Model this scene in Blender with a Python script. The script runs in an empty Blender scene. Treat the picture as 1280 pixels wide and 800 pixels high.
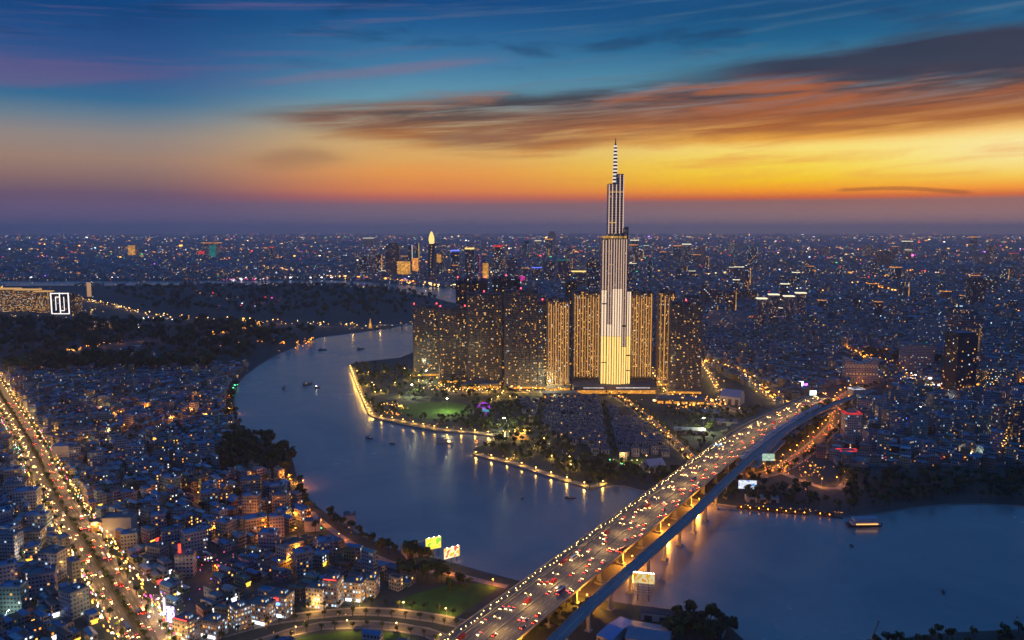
import bpy, bmesh, math, random
import numpy as np
from mathutils import Vector, Matrix, geometry

random.seed(7)
rng = np.random.default_rng(11)
R = math.radians
scene = bpy.context.scene
COL = scene.collection

# ------------------------------------------------------------------ camera
CAM_H, PITCH, FPX = 294.0, R(6.54), 995.55
cam_d = bpy.data.cameras.new('camera')
cam_d.lens = 28.0
cam_d.sensor_width = 36.0
cam_d.clip_start = 1.0
cam_d.clip_end = 120000.0
cam = bpy.data.objects.new('camera', cam_d)
cam.location = (0, 0, CAM_H)
cam.rotation_euler = (R(90) - PITCH, 0, 0)
COL.objects.link(cam)
scene.camera = cam


def ray(px, py):
    u = (px - 640) / FPX
    v = (400 - py) / FPX
    return u, math.cos(PITCH) + v * math.sin(PITCH), -math.sin(PITCH) + v * math.cos(PITCH)


def G(px, py, z=0.0):
    """ground point seen at a place of the photograph (survey of the map)"""
    dx, dy, dz = ray(px, py)
    t = (z - CAM_H) / dz
    return (dx * t, dy * t)


def ZH(py, Y):
    dx, dy, dz = ray(640, py)
    return CAM_H + Y / dy * dz


def azel(px, py):
    dx, dy, dz = ray(px, py)
    return math.degrees(math.atan2(dx, dy)), math.degrees(math.atan2(dz, math.hypot(dx, dy)))


def lin(c):
    return tuple(((x / 255) / 12.92 if x / 255 <= 0.04045 else ((x / 255 + 0.055) / 1.055) ** 2.4) for x in c)


# ------------------------------------------------------------------ render and view
scene.view_settings.view_transform = 'Standard'
scene.view_settings.look = 'None'
scene.view_settings.exposure = 0.0
scene.view_settings.gamma = 1.0
cy = scene.cycles
cy.use_denoising = True
cy.max_bounces = 5
cy.diffuse_bounces = 2
cy.glossy_bounces = 2
cy.transmission_bounces = 2
cy.volume_bounces = 1
cy.transparent_max_bounces = 6
cy.sample_clamp_indirect = 2.0
cy.sample_clamp_direct = 0.0
cy.caustics_reflective = False
cy.caustics_refractive = False
cy.use_light_tree = True
cy.use_adaptive_sampling = True
cy.adaptive_threshold = 0.02


# ------------------------------------------------------------------ node helper
class NT:
    def __init__(self, tree):
        self.t = tree

    def new(self, typ, **kw):
        n = self.t.nodes.new(typ)
        for k, v in kw.items():
            setattr(n, k, v)
        return n

    def link(self, a, b):
        self.t.links.new(a, b)

    def put(self, sock, v):
        if isinstance(v, bpy.types.NodeSocket):
            self.link(v, sock)
        elif isinstance(v, (tuple, list)) and len(v) == 3 and sock.type == 'RGBA':
            sock.default_value = (*v, 1)
        else:
            sock.default_value = v

    def m(self, op, a, b=0.0, c=None, clamp=False):
        n = self.new('ShaderNodeMath', operation=op, use_clamp=clamp)
        self.put(n.inputs[0], a)
        self.put(n.inputs[1], b)
        if c is not None:
            self.put(n.inputs[2], c)
        return n.outputs[0]

    def smooth(self, x, a, b):
        n = self.new('ShaderNodeMapRange', interpolation_type='SMOOTHSTEP')
        self.put(n.inputs[0], x)
        self.put(n.inputs[1], a)
        self.put(n.inputs[2], b)
        return n.outputs[0]

    def mix(self, f, a, b, mode='MIX'):
        n = self.new('ShaderNodeMix', data_type='RGBA', blend_type=mode)
        self.put(n.inputs[0], f)
        self.put(n.inputs[6], a)
        self.put(n.inputs[7], b)
        return n.outputs[2]

    def xyz(self, x, y, z=0.0):
        n = self.new('ShaderNodeCombineXYZ')
        self.put(n.inputs[0], x)
        self.put(n.inputs[1], y)
        self.put(n.inputs[2], z)
        return n.outputs[0]

    def noise(self, vec, scale, detail=4.0, rough=0.55, dist=0.0):
        n = self.new('ShaderNodeTexNoise')
        if vec is not None:
            self.put(n.inputs['Vector'], vec)
        n.inputs['Scale'].default_value = scale
        n.inputs['Detail'].default_value = detail
        n.inputs['Roughness'].default_value = rough
        n.inputs['Distortion'].default_value = dist
        return n.outputs['Fac']

    def ramp(self, f, stops):
        n = self.new('ShaderNodeValToRGB')
        self.put(n.inputs[0], f)
        e = n.color_ramp.elements
        while len(e) > 1:
            e.remove(e[0])
        e[0].position = stops[0][0]
        e[0].color = (*stops[0][1], 1)
        for p, c in stops[1:]:
            q = e.new(p)
            q.color = (*c, 1)
        return n.outputs[0]

    def curve(self, f, pts):
        """f already 0..1; pts x,y in 0..1"""
        n = self.new('ShaderNodeFloatCurve')
        self.put(n.inputs['Value'], f)
        cv = n.mapping.curves[0]
        cv.points[0].location = pts[0]
        cv.points[1].location = pts[-1]
        for p in pts[1:-1]:
            cv.points.new(*p)
        n.mapping.update()
        return n.outputs[0]


# ------------------------------------------------------------------ world: dusk sky
world = bpy.data.worlds.new('World')
scene.world = world
world.use_nodes = True
wt = world.node_tree
wt.nodes.clear()
N = NT(wt)
tc = N.new('ShaderNodeTexCoord')
sep = N.new('ShaderNodeSeparateXYZ')
N.link(tc.outputs['Generated'], sep.inputs[0])
dX, dY, dZ = sep.outputs
hyp = N.m('SQRT', N.m('ADD', N.m('MULTIPLY', dX, dX), N.m('MULTIPLY', dY, dY)))
el = N.m('MULTIPLY', N.m('ARCTAN2', dZ, hyp), 180 / math.pi)
az = N.m('MULTIPLY', N.m('ARCTAN2', dX, dY), 180 / math.pi)
ELM = 90.0


def wramp(px, rows):
    st = []
    for py, c in rows:
        e = azel(px, py)[1]
        st.append((max(0.0, e / ELM) ** 0.5, lin(c)))
    return st


el01 = N.m('POWER', N.m('DIVIDE', N.m('MAXIMUM', el, 0.0), ELM, clamp=True), 0.5)
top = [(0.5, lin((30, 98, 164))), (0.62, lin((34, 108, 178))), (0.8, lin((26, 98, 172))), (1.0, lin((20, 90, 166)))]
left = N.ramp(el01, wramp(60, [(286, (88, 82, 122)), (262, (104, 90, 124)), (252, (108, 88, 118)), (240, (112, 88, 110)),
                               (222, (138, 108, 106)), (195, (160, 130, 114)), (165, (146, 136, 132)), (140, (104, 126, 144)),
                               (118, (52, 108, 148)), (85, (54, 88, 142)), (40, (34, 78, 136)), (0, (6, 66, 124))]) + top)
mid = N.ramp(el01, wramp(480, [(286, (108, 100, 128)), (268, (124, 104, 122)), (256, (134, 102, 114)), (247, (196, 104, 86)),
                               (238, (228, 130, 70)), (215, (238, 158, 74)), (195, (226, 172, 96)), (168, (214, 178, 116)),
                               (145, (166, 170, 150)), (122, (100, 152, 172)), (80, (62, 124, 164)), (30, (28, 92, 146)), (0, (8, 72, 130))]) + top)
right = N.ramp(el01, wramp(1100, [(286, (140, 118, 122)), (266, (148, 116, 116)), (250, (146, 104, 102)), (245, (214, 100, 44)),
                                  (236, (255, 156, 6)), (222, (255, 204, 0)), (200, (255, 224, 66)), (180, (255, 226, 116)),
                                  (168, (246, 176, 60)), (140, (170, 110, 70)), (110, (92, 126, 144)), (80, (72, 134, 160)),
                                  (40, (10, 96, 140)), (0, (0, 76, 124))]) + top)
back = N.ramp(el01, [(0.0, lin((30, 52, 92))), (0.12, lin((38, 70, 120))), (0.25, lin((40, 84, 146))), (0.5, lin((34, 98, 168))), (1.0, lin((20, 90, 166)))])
c1 = N.mix(N.smooth(az, -26.0, -6.0), left, mid)
c2 = N.mix(N.smooth(az, -6.0, 20.0), c1, right)
aaz = N.m('ABSOLUTE', az)
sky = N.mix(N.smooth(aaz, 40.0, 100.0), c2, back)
# bright spot where the sun went down
gx = N.m('DIVIDE', N.m('SUBTRACT', az, 34.0), 9.0)
gy = N.m('DIVIDE', N.m('SUBTRACT', el, 4.8), 1.4)
gl = N.m('EXPONENT', N.m('MULTIPLY', N.m('ADD', N.m('MULTIPLY', gx, gx), N.m('MULTIPLY', gy, gy)), -1.0))
sky = N.mix(N.m('MULTIPLY', gl, 0.85), sky, (1.0, 0.86, 0.42))

# clouds: streaky noise in direction space, sheared so the streaks fan out
s_el = N.m('ADD', el, N.m('MULTIPLY', az, -0.06))
v1 = N.xyz(N.m('MULTIPLY', az, 0.055), N.m('MULTIPLY', s_el, 0.55), 0.0)
n1 = N.noise(v1, 1.6, 7, 0.6, 0.6)
v2 = N.xyz(N.m('MULTIPLY', az, 0.035), N.m('MULTIPLY', s_el, 0.7), 5.0)
n2 = N.noise(v2, 2.0, 8, 0.62, 0.4)
n3 = N.noise(N.xyz(N.m('MULTIPLY', az, 0.12), N.m('MULTIPLY', el, 0.5), 9.0), 1.2, 5, 0.55, 0.3)


def band(top_pts, bot_pts, softt, softb, wig):
    def cv(pts):
        out = []
        for px, py in pts:
            a, e = azel(px, py)
            out.append(((a + 60) / 120, e / 20))
        out = [(0.0, out[0][1])] + out + [(1.0, out[-1][1])]
        f = N.m('DIVIDE', N.m('ADD', az, 60.0), 120.0, clamp=True)
        return N.m('MULTIPLY', N.curve(f, out), 20.0)
    t, b = cv(top_pts), cv(bot_pts)
    w = N.m('MULTIPLY', N.m('SUBTRACT', n1, 0.5), wig)
    e2 = N.m('ADD', el, w)
    return N.m('MULTIPLY', N.smooth(N.m('SUBTRACT', t, e2), -softt, softt), N.smooth(N.m('SUBTRACT', e2, b), -softb, softb)), t, b


hwin = N.smooth(aaz, 70.0, 45.0)
# wide thin veil at the top
veil = N.m('MULTIPLY', N.smooth(n2, 0.48, 0.72), N.smooth(el, 8.0, 11.0))
sky = N.mix(N.m('MULTIPLY', veil, 0.42), sky, N.mix(N.smooth(az, -20.0, 8.0), lin((112, 92, 134)), lin((84, 116, 140))))
dk = N.m('MULTIPLY', N.smooth(n3, 0.52, 0.75), N.smooth(el, 9.5, 12.5))
sky = N.mix(N.m('MULTIPLY', dk, 0.55), sky, lin((8, 52, 96)))
# purple streaks upper left
pm_, _, _ = band([(0, 68), (120, 80), (200, 92), (300, 96)], [(0, 108), (120, 104), (200, 100), (300, 99)], 0.8, 0.25, 1.2)
sky = N.mix(N.m('MULTIPLY', N.m('MULTIPLY', pm_, 0.38), N.smooth(az, -18.0, -24.0)), sky, lin((122, 88, 128)))
pk, _, _ = band([(320, 98), (400, 90), (520, 80), (640, 70)], [(320, 103), (400, 98), (520, 90), (640, 78)], 0.35, 0.35, 0.8)
pkw = N.m('MULTIPLY', N.smooth(az, -19.0, -15.0), N.smooth(az, 2.0, -5.0))
sky = N.mix(N.m('MULTIPLY', N.m('MULTIPLY', pk, 0.6), pkw), sky, lin((128, 110, 138)))
# dark smudge left of the tower
sm, _, _ = band([(300, 198), (345, 188), (380, 184), (430, 194)], [(300, 205), (345, 212), (380, 210), (430, 203)], 0.5, 0.7, 1.2)
smw = N.m('MULTIPLY', N.smooth(az, -20.5, -16.0), N.smooth(az, -10.0, -13.0))
sky = N.mix(N.m('MULTIPLY', N.m('MULTIPLY', sm, 0.5), smw), sky, lin((150, 108, 84)))
# main streaked cloud
A, At, Ab = band([(250, 141), (400, 133), (520, 126), (640, 116), (800, 104), (900, 98), (1050, 92), (1280, 84), (1500, 70)],
                 [(262, 146), (400, 164), (500, 176), (640, 192), (760, 180), (900, 172), (1050, 168), (1150, 163), (1280, 150), (1500, 140)], 0.6, 0.7, 1.7)
Aw = N.m('MULTIPLY', N.smooth(az, -21.5, -12.0), hwin)
rel = N.m('DIVIDE', N.m('SUBTRACT', el, Ab), N.m('MAXIMUM', N.m('SUBTRACT', At, Ab), 0.3))
acol = N.mix(N.smooth(N.m('ADD', rel, N.m('MULTIPLY', N.m('SUBTRACT', n2, 0.5), 1.5)), 0.1, 0.95), lin((150, 84, 44)), lin((58, 50, 58)))
acol = N.mix(N.smooth(n1, 0.58, 0.36), acol, N.mix(N.smooth(az, -10.0, 20.0), lin((132, 92, 74)), lin((168, 88, 36))))
alphaA = N.m('MULTIPLY', N.m('MULTIPLY', A, Aw), N.smooth(n2, 0.24, 0.56))
sky = N.mix(N.m('MULTIPLY', alphaA, 0.9), sky, acol)
# navy cloud bank at the right
Bm, _, _ = band([(760, 96), (860, 86), (960, 72), (1060, 60), (1130, 46), (1200, 36), (1280, 30), (1500, 20)],
                [(760, 104), (900, 104), (1060, 100), (1280, 92), (1500, 90)], 0.5, 0.5, 1.4)
Bw = N.m('MULTIPLY', N.smooth(az, 7.0, 19.0), hwin)
sky = N.mix(N.m('MULTIPLY', N.m('MULTIPLY', Bm, Bw), 0.92), sky, N.mix(n3, lin((24, 40, 66)), lin((52, 50, 72))))
# small dark streak low on the right
Cm, _, _ = band([(1040, 236), (1120, 233), (1215, 238)], [(1040, 240), (1120, 238), (1215, 243)], 0.06, 0.06, 0.25)
Cw = N.m('MULTIPLY', N.smooth(az, 21.6, 22.6), N.smooth(az, 30.0, 29.2))
sky = N.mix(N.m('MULTIPLY', N.m('MULTIPLY', Cm, Cw), 0.55), sky, lin((140, 74, 40)))
# soft breakup in the glow
sky = N.mix(N.m('MULTIPLY', N.m('MULTIPLY', N.smooth(n1, 0.45, 0.8), N.smooth(az, -16.0, 6.0)), N.m('MULTIPLY', N.smooth(el, 2.2, 3.6), N.smooth(el, 8.0, 6.0))), sky,
            N.mix(0.75, sky, lin((236, 150, 70))))
nis = N.new('ShaderNodeTexSky', sky_type='NISHITA')
nis.sun_disc = False
nis.sun_elevation = R(0.5)
nis.sun_rotation = R(32)
nis.air_density = 1.0
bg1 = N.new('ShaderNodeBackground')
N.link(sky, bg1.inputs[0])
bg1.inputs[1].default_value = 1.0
bg2 = N.new('ShaderNodeBackground')
N.link(nis.outputs[0], bg2.inputs[0])
bg2.inputs[1].default_value = 0.004
ad = N.new('ShaderNodeAddShader')
N.link(bg1.outputs[0], ad.inputs[0])
N.link(bg2.outputs[0], ad.inputs[1])
wo = N.new('ShaderNodeOutputWorld')
N.link(ad.outputs[0], wo.inputs[0])
world.cycles.sampling_method = 'MANUAL'
world.cycles.sample_map_resolution = 512

# the sun has just set: only a trace of warm light from the horizon
sd = bpy.data.lights.new('sun', 'SUN')
sd.energy = 0.012
sd.angle = R(8)
sd.color = (1.0, 0.55, 0.25)
sun = bpy.data.objects.new('sun', sd)
COL.objects.link(sun)
_s = Vector((math.sin(R(32)) * math.cos(R(2)), math.cos(R(32)) * math.cos(R(2)), math.sin(R(2))))
sun.rotation_euler = _s.to_track_quat('Z', 'Y').to_euler()

# ------------------------------------------------------------------ tagging helpers
def tag(o, label=None, cat=None, group=None, kind=None):
    if label:
        o['label'] = label
    if cat:
        o['category'] = cat
    if group:
        o['group'] = group
    if kind:
        o['kind'] = kind
    return o


def thing(name, label, cat, loc=(0, 0, 0), rotz=0.0, group=None):
    o = bpy.data.objects.new(name, None)
    COL.objects.link(o)
    o.location = loc
    o.rotation_euler = (0, 0, rotz)
    return tag(o, label, cat, group)


KIDS = {}


def link(name, me, parent=None):
    o = bpy.data.objects.new(name, me)
    COL.objects.link(o)
    if parent is not None:
        o.parent = parent
        KIDS.setdefault(parent.name, []).append(o)
    return o


def copy_tree(o, parent=None):
    c = o.copy()
    COL.objects.link(c)
    if parent is not None:
        c.parent = parent
        KIDS.setdefault(parent.name, []).append(c)
    for ch in KIDS.get(o.name, []):
        copy_tree(ch, c)
    return c


def place(o, loc, rz=0.0, label=None, group=None, s=None):
    o.location = loc
    o.rotation_euler = (0, 0, rz)
    if s is not None:
        o.scale = (s, s, s) if not isinstance(s, tuple) else s
    if label:
        o['label'] = label
    if group:
        o['group'] = group
    return o


# ------------------------------------------------------------------ materials
MATS = {}


def pmat(name, col, rough=0.8, metal=0.0, var=0.25, scale=0.6, spec=0.5, col2=None, bump=0.0):
    """procedural painted / mineral surface with a noise-broken base colour"""
    if name in MATS:
        return MATS[name]
    m = bpy.data.materials.new(name)
    m.use_nodes = True
    m.node_tree.nodes.clear()
    n = NT(m.node_tree)
    t = n.new('ShaderNodeTexCoord')
    f = n.noise(t.outputs['Object'], scale, 5, 0.6)
    c2 = col2 or tuple(c * (1 - var) for c in col)
    base = n.ramp(f, [(0.3, c2), (0.7, col)])
    b = n.new('ShaderNodeBsdfPrincipled')
    n.link(base, b.inputs['Base Color'])
    b.inputs['Roughness'].default_value = rough
    b.inputs['Metallic'].default_value = metal
    b.inputs['Specular IOR Level'].default_value = spec
    if bump:
        bm_ = n.new('ShaderNodeBump')
        bm_.inputs['Strength'].default_value = bump
        n.link(f, bm_.inputs['Height'])
        n.link(bm_.outputs[0], b.inputs['Normal'])
    o = n.new('ShaderNodeOutputMaterial')
    n.link(b.outputs[0], o.inputs[0])
    MATS[name] = m
    return m


def emat(name, col, strength, scale=0.0, col2=None):
    """a lamp, lit pane, lit board, or facade light painted as emission"""
    if name in MATS:
        return MATS[name]
    m = bpy.data.materials.new(name)
    m.use_nodes = True
    m.node_tree.nodes.clear()
    n = NT(m.node_tree)
    e = n.new('ShaderNodeEmission')
    e.inputs[0].default_value = (*col, 1)
    e.inputs[1].default_value = strength
    if scale:
        t = n.new('ShaderNodeTexCoord')
        f = n.noise(t.outputs['Object'], scale, 3, 0.6)
        c = n.ramp(f, [(0.38, col), (0.55, col2 or col), (0.62, tuple(x * 0.7 for x in col))])
        n.link(c, e.inputs[0])
    o = n.new('ShaderNodeOutputMaterial')
    n.link(e.outputs[0], o.inputs[0])
    m.cycles.emission_sampling = 'NONE'
    MATS[name] = m
    return m


def attr_emat(name, strength):
    m = bpy.data.materials.new(name)
    m.use_nodes = True
    m.node_tree.nodes.clear()
    n = NT(m.node_tree)
    a = n.new('ShaderNodeAttribute', attribute_name='Col')
    e = n.new('ShaderNodeEmission')
    n.link(a.outputs['Color'], e.inputs[0])
    n.link(n.m('MULTIPLY', a.outputs['Alpha'], strength), e.inputs[1])
    o = n.new('ShaderNodeOutputMaterial')
    n.link(e.outputs[0], o.inputs[0])
    m.cycles.emission_sampling = 'NONE'
    MATS[name] = m
    return m


def facade(name, pu, pv, prob, strength, warm=0.8, fixed=None, mu=(0.22, 0.78), mv=(0.3, 0.8), rough=0.75, glass=(0.03, 0.04, 0.06), slab=0.0):
    """wall with window openings laid out in metres along the wall (UV); some rooms have their lights on"""
    m = bpy.data.materials.new(name)
    m.use_nodes = True
    m.node_tree.nodes.clear()
    n = NT(m.node_tree)
    uv = n.new('ShaderNodeUVMap', uv_map='UVMap')
    s = n.new('ShaderNodeSeparateXYZ')
    n.link(uv.outputs[0], s.inputs[0])
    U = n.m('DIVIDE', s.outputs[0], pu)
    V = n.m('DIVIDE', s.outputs[1], pv)
    fu, fv = n.m('FRACT', U), n.m('FRACT', V)
    cu, cvv = n.m('FLOOR', U), n.m('FLOOR', V)
    mk = n.m('MULTIPLY', n.m('MULTIPLY', n.m('GREATER_THAN', fu, mu[0]), n.m('LESS_THAN', fu, mu[1])),
             n.m('MULTIPLY', n.m('GREATER_THAN', fv, mv[0]), n.m('LESS_THAN', fv, mv[1])))
    mk = n.m('MULTIPLY', mk, n.m('GREATER_THAN', s.outputs[1], 0.0))
    at = n.new('ShaderNodeAttribute', attribute_name='Col')
    wn = n.new('ShaderNodeTexWhiteNoise', noise_dimensions='3D')
    n.link(n.xyz(cu, cvv, n.m('MULTIPLY', at.outputs['Alpha'], 977.0)), wn.inputs['Vector'])
    r1 = wn.outputs['Value']
    lit = n.m('MULTIPLY', mk, n.m('LESS_THAN', r1, prob))
    sc = n.new('ShaderNodeSeparateColor')
    n.link(wn.outputs['Color'], sc.inputs[0])
    Y, W, C, O = (1.0, 0.5, 0.09), (1.0, 0.85, 0.6), (0.55, 0.8, 1.0), (1.0, 0.36, 0.06)
    wc = n.ramp(sc.outputs[1], [(0.0, O), (0.15, O), (0.2, Y), (warm * 0.85, Y), (warm * 0.86, W), (warm, W), (min(0.999, warm + 0.01), C)])
    geo = n.new('ShaderNodeNewGeometry')
    dirt = n.noise(geo.outputs['Position'], 0.15, 4, 0.6)
    base = fixed if fixed else at.outputs['Color']
    base = n.mix(n.m('MULTIPLY', dirt, 0.5), base, n.mix(0.6, base, (0.05, 0.05, 0.05)))
    if slab:
        base = n.mix(n.m('MULTIPLY', n.m('LESS_THAN', fv, 0.12), n.m('GREATER_THAN', s.outputs[1], 0.0)), base, (slab, slab, slab))
    base = n.mix(mk, base, glass)
    b = n.new('ShaderNodeBsdfPrincipled')
    n.link(base, b.inputs['Base Color'])
    n.link(n.m('SUBTRACT', rough, n.m('MULTIPLY', mk, rough - 0.15)), b.inputs['Roughness'])
    n.link(wc, b.inputs['Emission Color'])
    n.link(n.m('MULTIPLY', lit, n.m('MULTIPLY', n.m('ADD', 0.25, sc.outputs[2]), strength)), b.inputs['Emission Strength'])
    o = n.new('ShaderNodeOutputMaterial')
    n.link(b.outputs[0], o.inputs[0])
    m.cycles.emission_sampling = 'NONE'
    MATS[name] = m
    return m


# ------------------------------------------------------------------ mesh accumulator (many polygons of ONE object)
class Acc:
    def __init__(self):
        self.v, self.uv, self.c, self.m, self.k = [], [], [], [], []

    def polys(self, v, uv=None, col=(0.3, 0.3, 0.3, 0.5), mat=0):
        v = np.asarray(v, dtype=np.float32)
        if v.ndim == 2:
            v = v[None]
        n, k = v.shape[:2]
        if n == 0:
            return
        self.v.append(v.reshape(-1, 3))
        self.uv.append(np.full((n * k, 2), -1.0, np.float32) if uv is None else np.asarray(uv, np.float32).reshape(-1, 2))
        col = np.asarray(col, np.float32)
        if col.ndim == 1:
            if len(col) == 3:
                col = np.append(col, 0.5)
            col = np.broadcast_to(col, (n, 4))
        self.c.append(np.repeat(col, k, axis=0))
        self.m.append(np.full(n, mat, np.int32) if np.isscalar(mat) else np.asarray(mat, np.int32))
        self.k.append(np.full(n, k, np.int32))

    def boxes(self, cx, cy, z0, z1, w, d, ang=0.0, wall=(0.3, 0.3, 0.3, 0.5), roof=None, mw=0, mr=0, roofface=True, u0=0.0):
        cx = np.atleast_1d(np.asarray(cx, float))
        n = len(cx)
        B = lambda a: np.broadcast_to(np.asarray(a, float), (n,))
        cy, z0, z1, w, d, ang = map(B, (cy, z0, z1, w, d, ang))
        ca, sa = np.cos(ang), np.sin(ang)
        P = []
        for sx, sy in ((-1, -1), (1, -1), (1, 1), (-1, 1)):
            lx, ly = sx * w / 2, sy * d / 2
            P.append((cx + lx * ca - ly * sa, cy + lx * sa + ly * ca))
        h = z1 - z0
        for i in range(4):
            a, b = P[i], P[(i + 1) % 4]
            L = w if i % 2 == 0 else d
            q = np.stack([np.stack([a[0], a[1], z0], 1), np.stack([b[0], b[1], z0], 1), np.stack([b[0], b[1], z1], 1), np.stack([a[0], a[1], z1], 1)], 1)
            o = i * 37.0 * np.ones(n) + u0
            z = np.zeros(n) + 0.01
            uv = np.stack([np.stack([o, z], 1), np.stack([o + L, z], 1), np.stack([o + L, z + h], 1), np.stack([o, z + h], 1)], 1)
            self.polys(q, uv, wall, mw)
        if roofface:
            q = np.stack([np.stack([p[0], p[1], z1], 1) for p in P], 1)
            self.polys(q, None, wall if roof is None else roof, mr)
        return P

    def gables(self, cx, cy, z, rise, w, d, ang, roof, mr=0, wall=None, mw=0, over=0.4):
        cx = np.atleast_1d(np.asarray(cx, float))
        n = len(cx)
        B = lambda a: np.broadcast_to(np.asarray(a, float), (n,))
        cy, z, rise, w, d, ang = map(B, (cy, z, rise, w, d, ang))
        ca, sa = np.cos(ang), np.sin(ang)

        def T(lx, ly, zz):
            return np.stack([cx + lx * ca - ly * sa, cy + lx * sa + ly * ca, zz], 1)
        W, D = w / 2 + over, d / 2 + over
        r0, r1 = T(0 * W, -D, z + rise), T(0 * W, D, z + rise)
        a, b, c, e = T(-W, -D, z), T(W, -D, z), T(W, D, z), T(-W, D, z)
        self.polys(np.stack([a, r0, r1, e], 1), None, roof, mr)
        self.polys(np.stack([b, c, r1, r0], 1), None, roof, mr)
        wl = roof if wall is None else wall
        D2 = D - over
        self.polys(np.stack([T(-W, -D2, z), T(W, -D2, z), T(0 * W, -D2, z + rise * 0.97)], 1), None, wl, mw)
        self.polys(np.stack([T(W, D2, z), T(-W, D2, z), T(0 * W, D2, z + rise * 0.97)], 1), None, wl, mw)

    def mesh(self, name, mats):
        me = bpy.data.meshes.new(name)
        V = np.concatenate(self.v)
        K = np.concatenate(self.k)
        me.vertices.add(len(V))
        me.vertices.foreach_set('co', V.ravel())
        me.loops.add(len(V))
        me.loops.foreach_set('vertex_index', np.arange(len(V), dtype=np.int32))
        me.polygons.add(len(K))
        me.polygons.foreach_set('loop_start', np.concatenate([[0], np.cumsum(K)[:-1]]).astype(np.int32))
        me.polygons.foreach_set('material_index', np.concatenate(self.m))
        ul = me.uv_layers.new(name='UVMap')
        ul.data.foreach_set('uv', np.concatenate(self.uv).ravel())
        ca = me.color_attributes.new('Col', 'FLOAT_COLOR', 'CORNER')
        ca.data.foreach_set('color', np.concatenate(self.c).ravel())
        me.update(calc_edges=True)
        for m in mats:
            me.materials.append(m)
        return me

    def build(self, name, mats, parent=None):
        return link(name, self.mesh(name, mats), parent)


def boxmesh(name, mats, *boxes, parent=None, make=True):
    """boxes: (cx, cy, z0, z1, w, d[, ang[, mat]])"""
    a = Acc()
    for b in boxes:
        ang = b[6] if len(b) > 6 else 0.0
        mt = b[7] if len(b) > 7 else 0
        P = a.boxes(b[0], b[1], b[2], b[3], b[4], b[5], ang, mw=mt, mr=mt)
        a.polys(np.array([[P[i][0][0], P[i][1][0], b[2]] for i in (3, 2, 1, 0)]), None, mat=mt)
    return a.build(name, mats, parent) if make else a.mesh(name, mats)


def lathe(name, prof, seg, mat, parent=None, loc=(0, 0, 0), mats=None, mi=None):
    a = Acc()
    for i, ((r0, z0), (r1, z1)) in enumerate(zip(prof[:-1], prof[1:])):
        for k in range(seg):
            t0, t1 = 2 * math.pi * k / seg, 2 * math.pi * (k + 1) / seg
            a.polys([[r0 * math.cos(t0), r0 * math.sin(t0), z0], [r0 * math.cos(t1), r0 * math.sin(t1), z0],
                     [r1 * math.cos(t1), r1 * math.sin(t1), z1], [r1 * math.cos(t0), r1 * math.sin(t0), z1]], mat=(mi[i] if mi else 0))
    o = a.build(name, mats or [mat], parent)
    o.location = loc
    return o


# ------------------------------------------------------------------ polylines, polygons
def pip(x, y, poly):
    poly = np.asarray(poly, float)
    inside = np.zeros(x.shape, bool)
    n = len(poly)
    j = n - 1
    for i in range(n):
        xi, yi = poly[i]
        xj, yj = poly[j]
        if yi != yj:
            c = ((yi > y) != (yj > y)) & (x < (xj - xi) * (y - yi) / (yj - yi) + xi)
            inside ^= c
        j = i
    return inside


def pdist(x, y, line):
    d = np.full(x.shape, 1e9)
    for (ax, ay), (bx, by) in zip(line[:-1], line[1:]):
        L = (bx - ax) ** 2 + (by - ay) ** 2 + 1e-9
        t = np.clip(((x - ax) * (bx - ax) + (y - ay) * (by - ay)) / L, 0, 1)
        d = np.minimum(d, np.hypot(x - ax - t * (bx - ax), y - ay - t * (by - ay)))
    return d


def GP(pts, z=0.0):
    return [G(px, py, z) for px, py in pts]


def resample(line, step, closed=False):
    """smooth (Catmull-Rom) then even spacing"""
    P = [Vector((p[0], p[1])) for p in line]
    if len(P) > 2:
        Q = [P[0] * 2 - P[1]] + P + [P[-1] * 2 - P[-2]]
        out = []
        for i in range(1, len(Q) - 2):
            for k in range(12):
                t = k / 12
                a, b, c, d = Q[i - 1], Q[i], Q[i + 1], Q[i + 2]
                out.append(0.5 * (2 * b + (c - a) * t + (2 * a - 5 * b + 4 * c - d) * t * t + (3 * b - a - 3 * c + d) * t ** 3))
        out.append(P[-1])
        P = out
    res = [P[0]]
    acc = 0.0
    for a, b in zip(P[:-1], P[1:]):
        L = (b - a).length
        while acc + L >= step:
            f = (step - acc) / L
            a = a + (b - a) * f
            res.append(a)
            L = (b - a).length
            acc = 0.0
        acc += L
    if (res[-1] - P[-1]).length > step * 0.3:
        res.append(P[-1])
    return [(p.x, p.y) for p in res]


def frames(line):
    """points with unit tangent and right normal"""
    out = []
    for i, p in enumerate(line):
        a = line[max(0, i - 1)]
        b = line[min(len(line) - 1, i + 1)]
        t = Vector((b[0] - a[0], b[1] - a[1])).normalized()
        out.append((p[0], p[1], t.x, t.y, t.y, -t.x))
    return out


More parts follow.
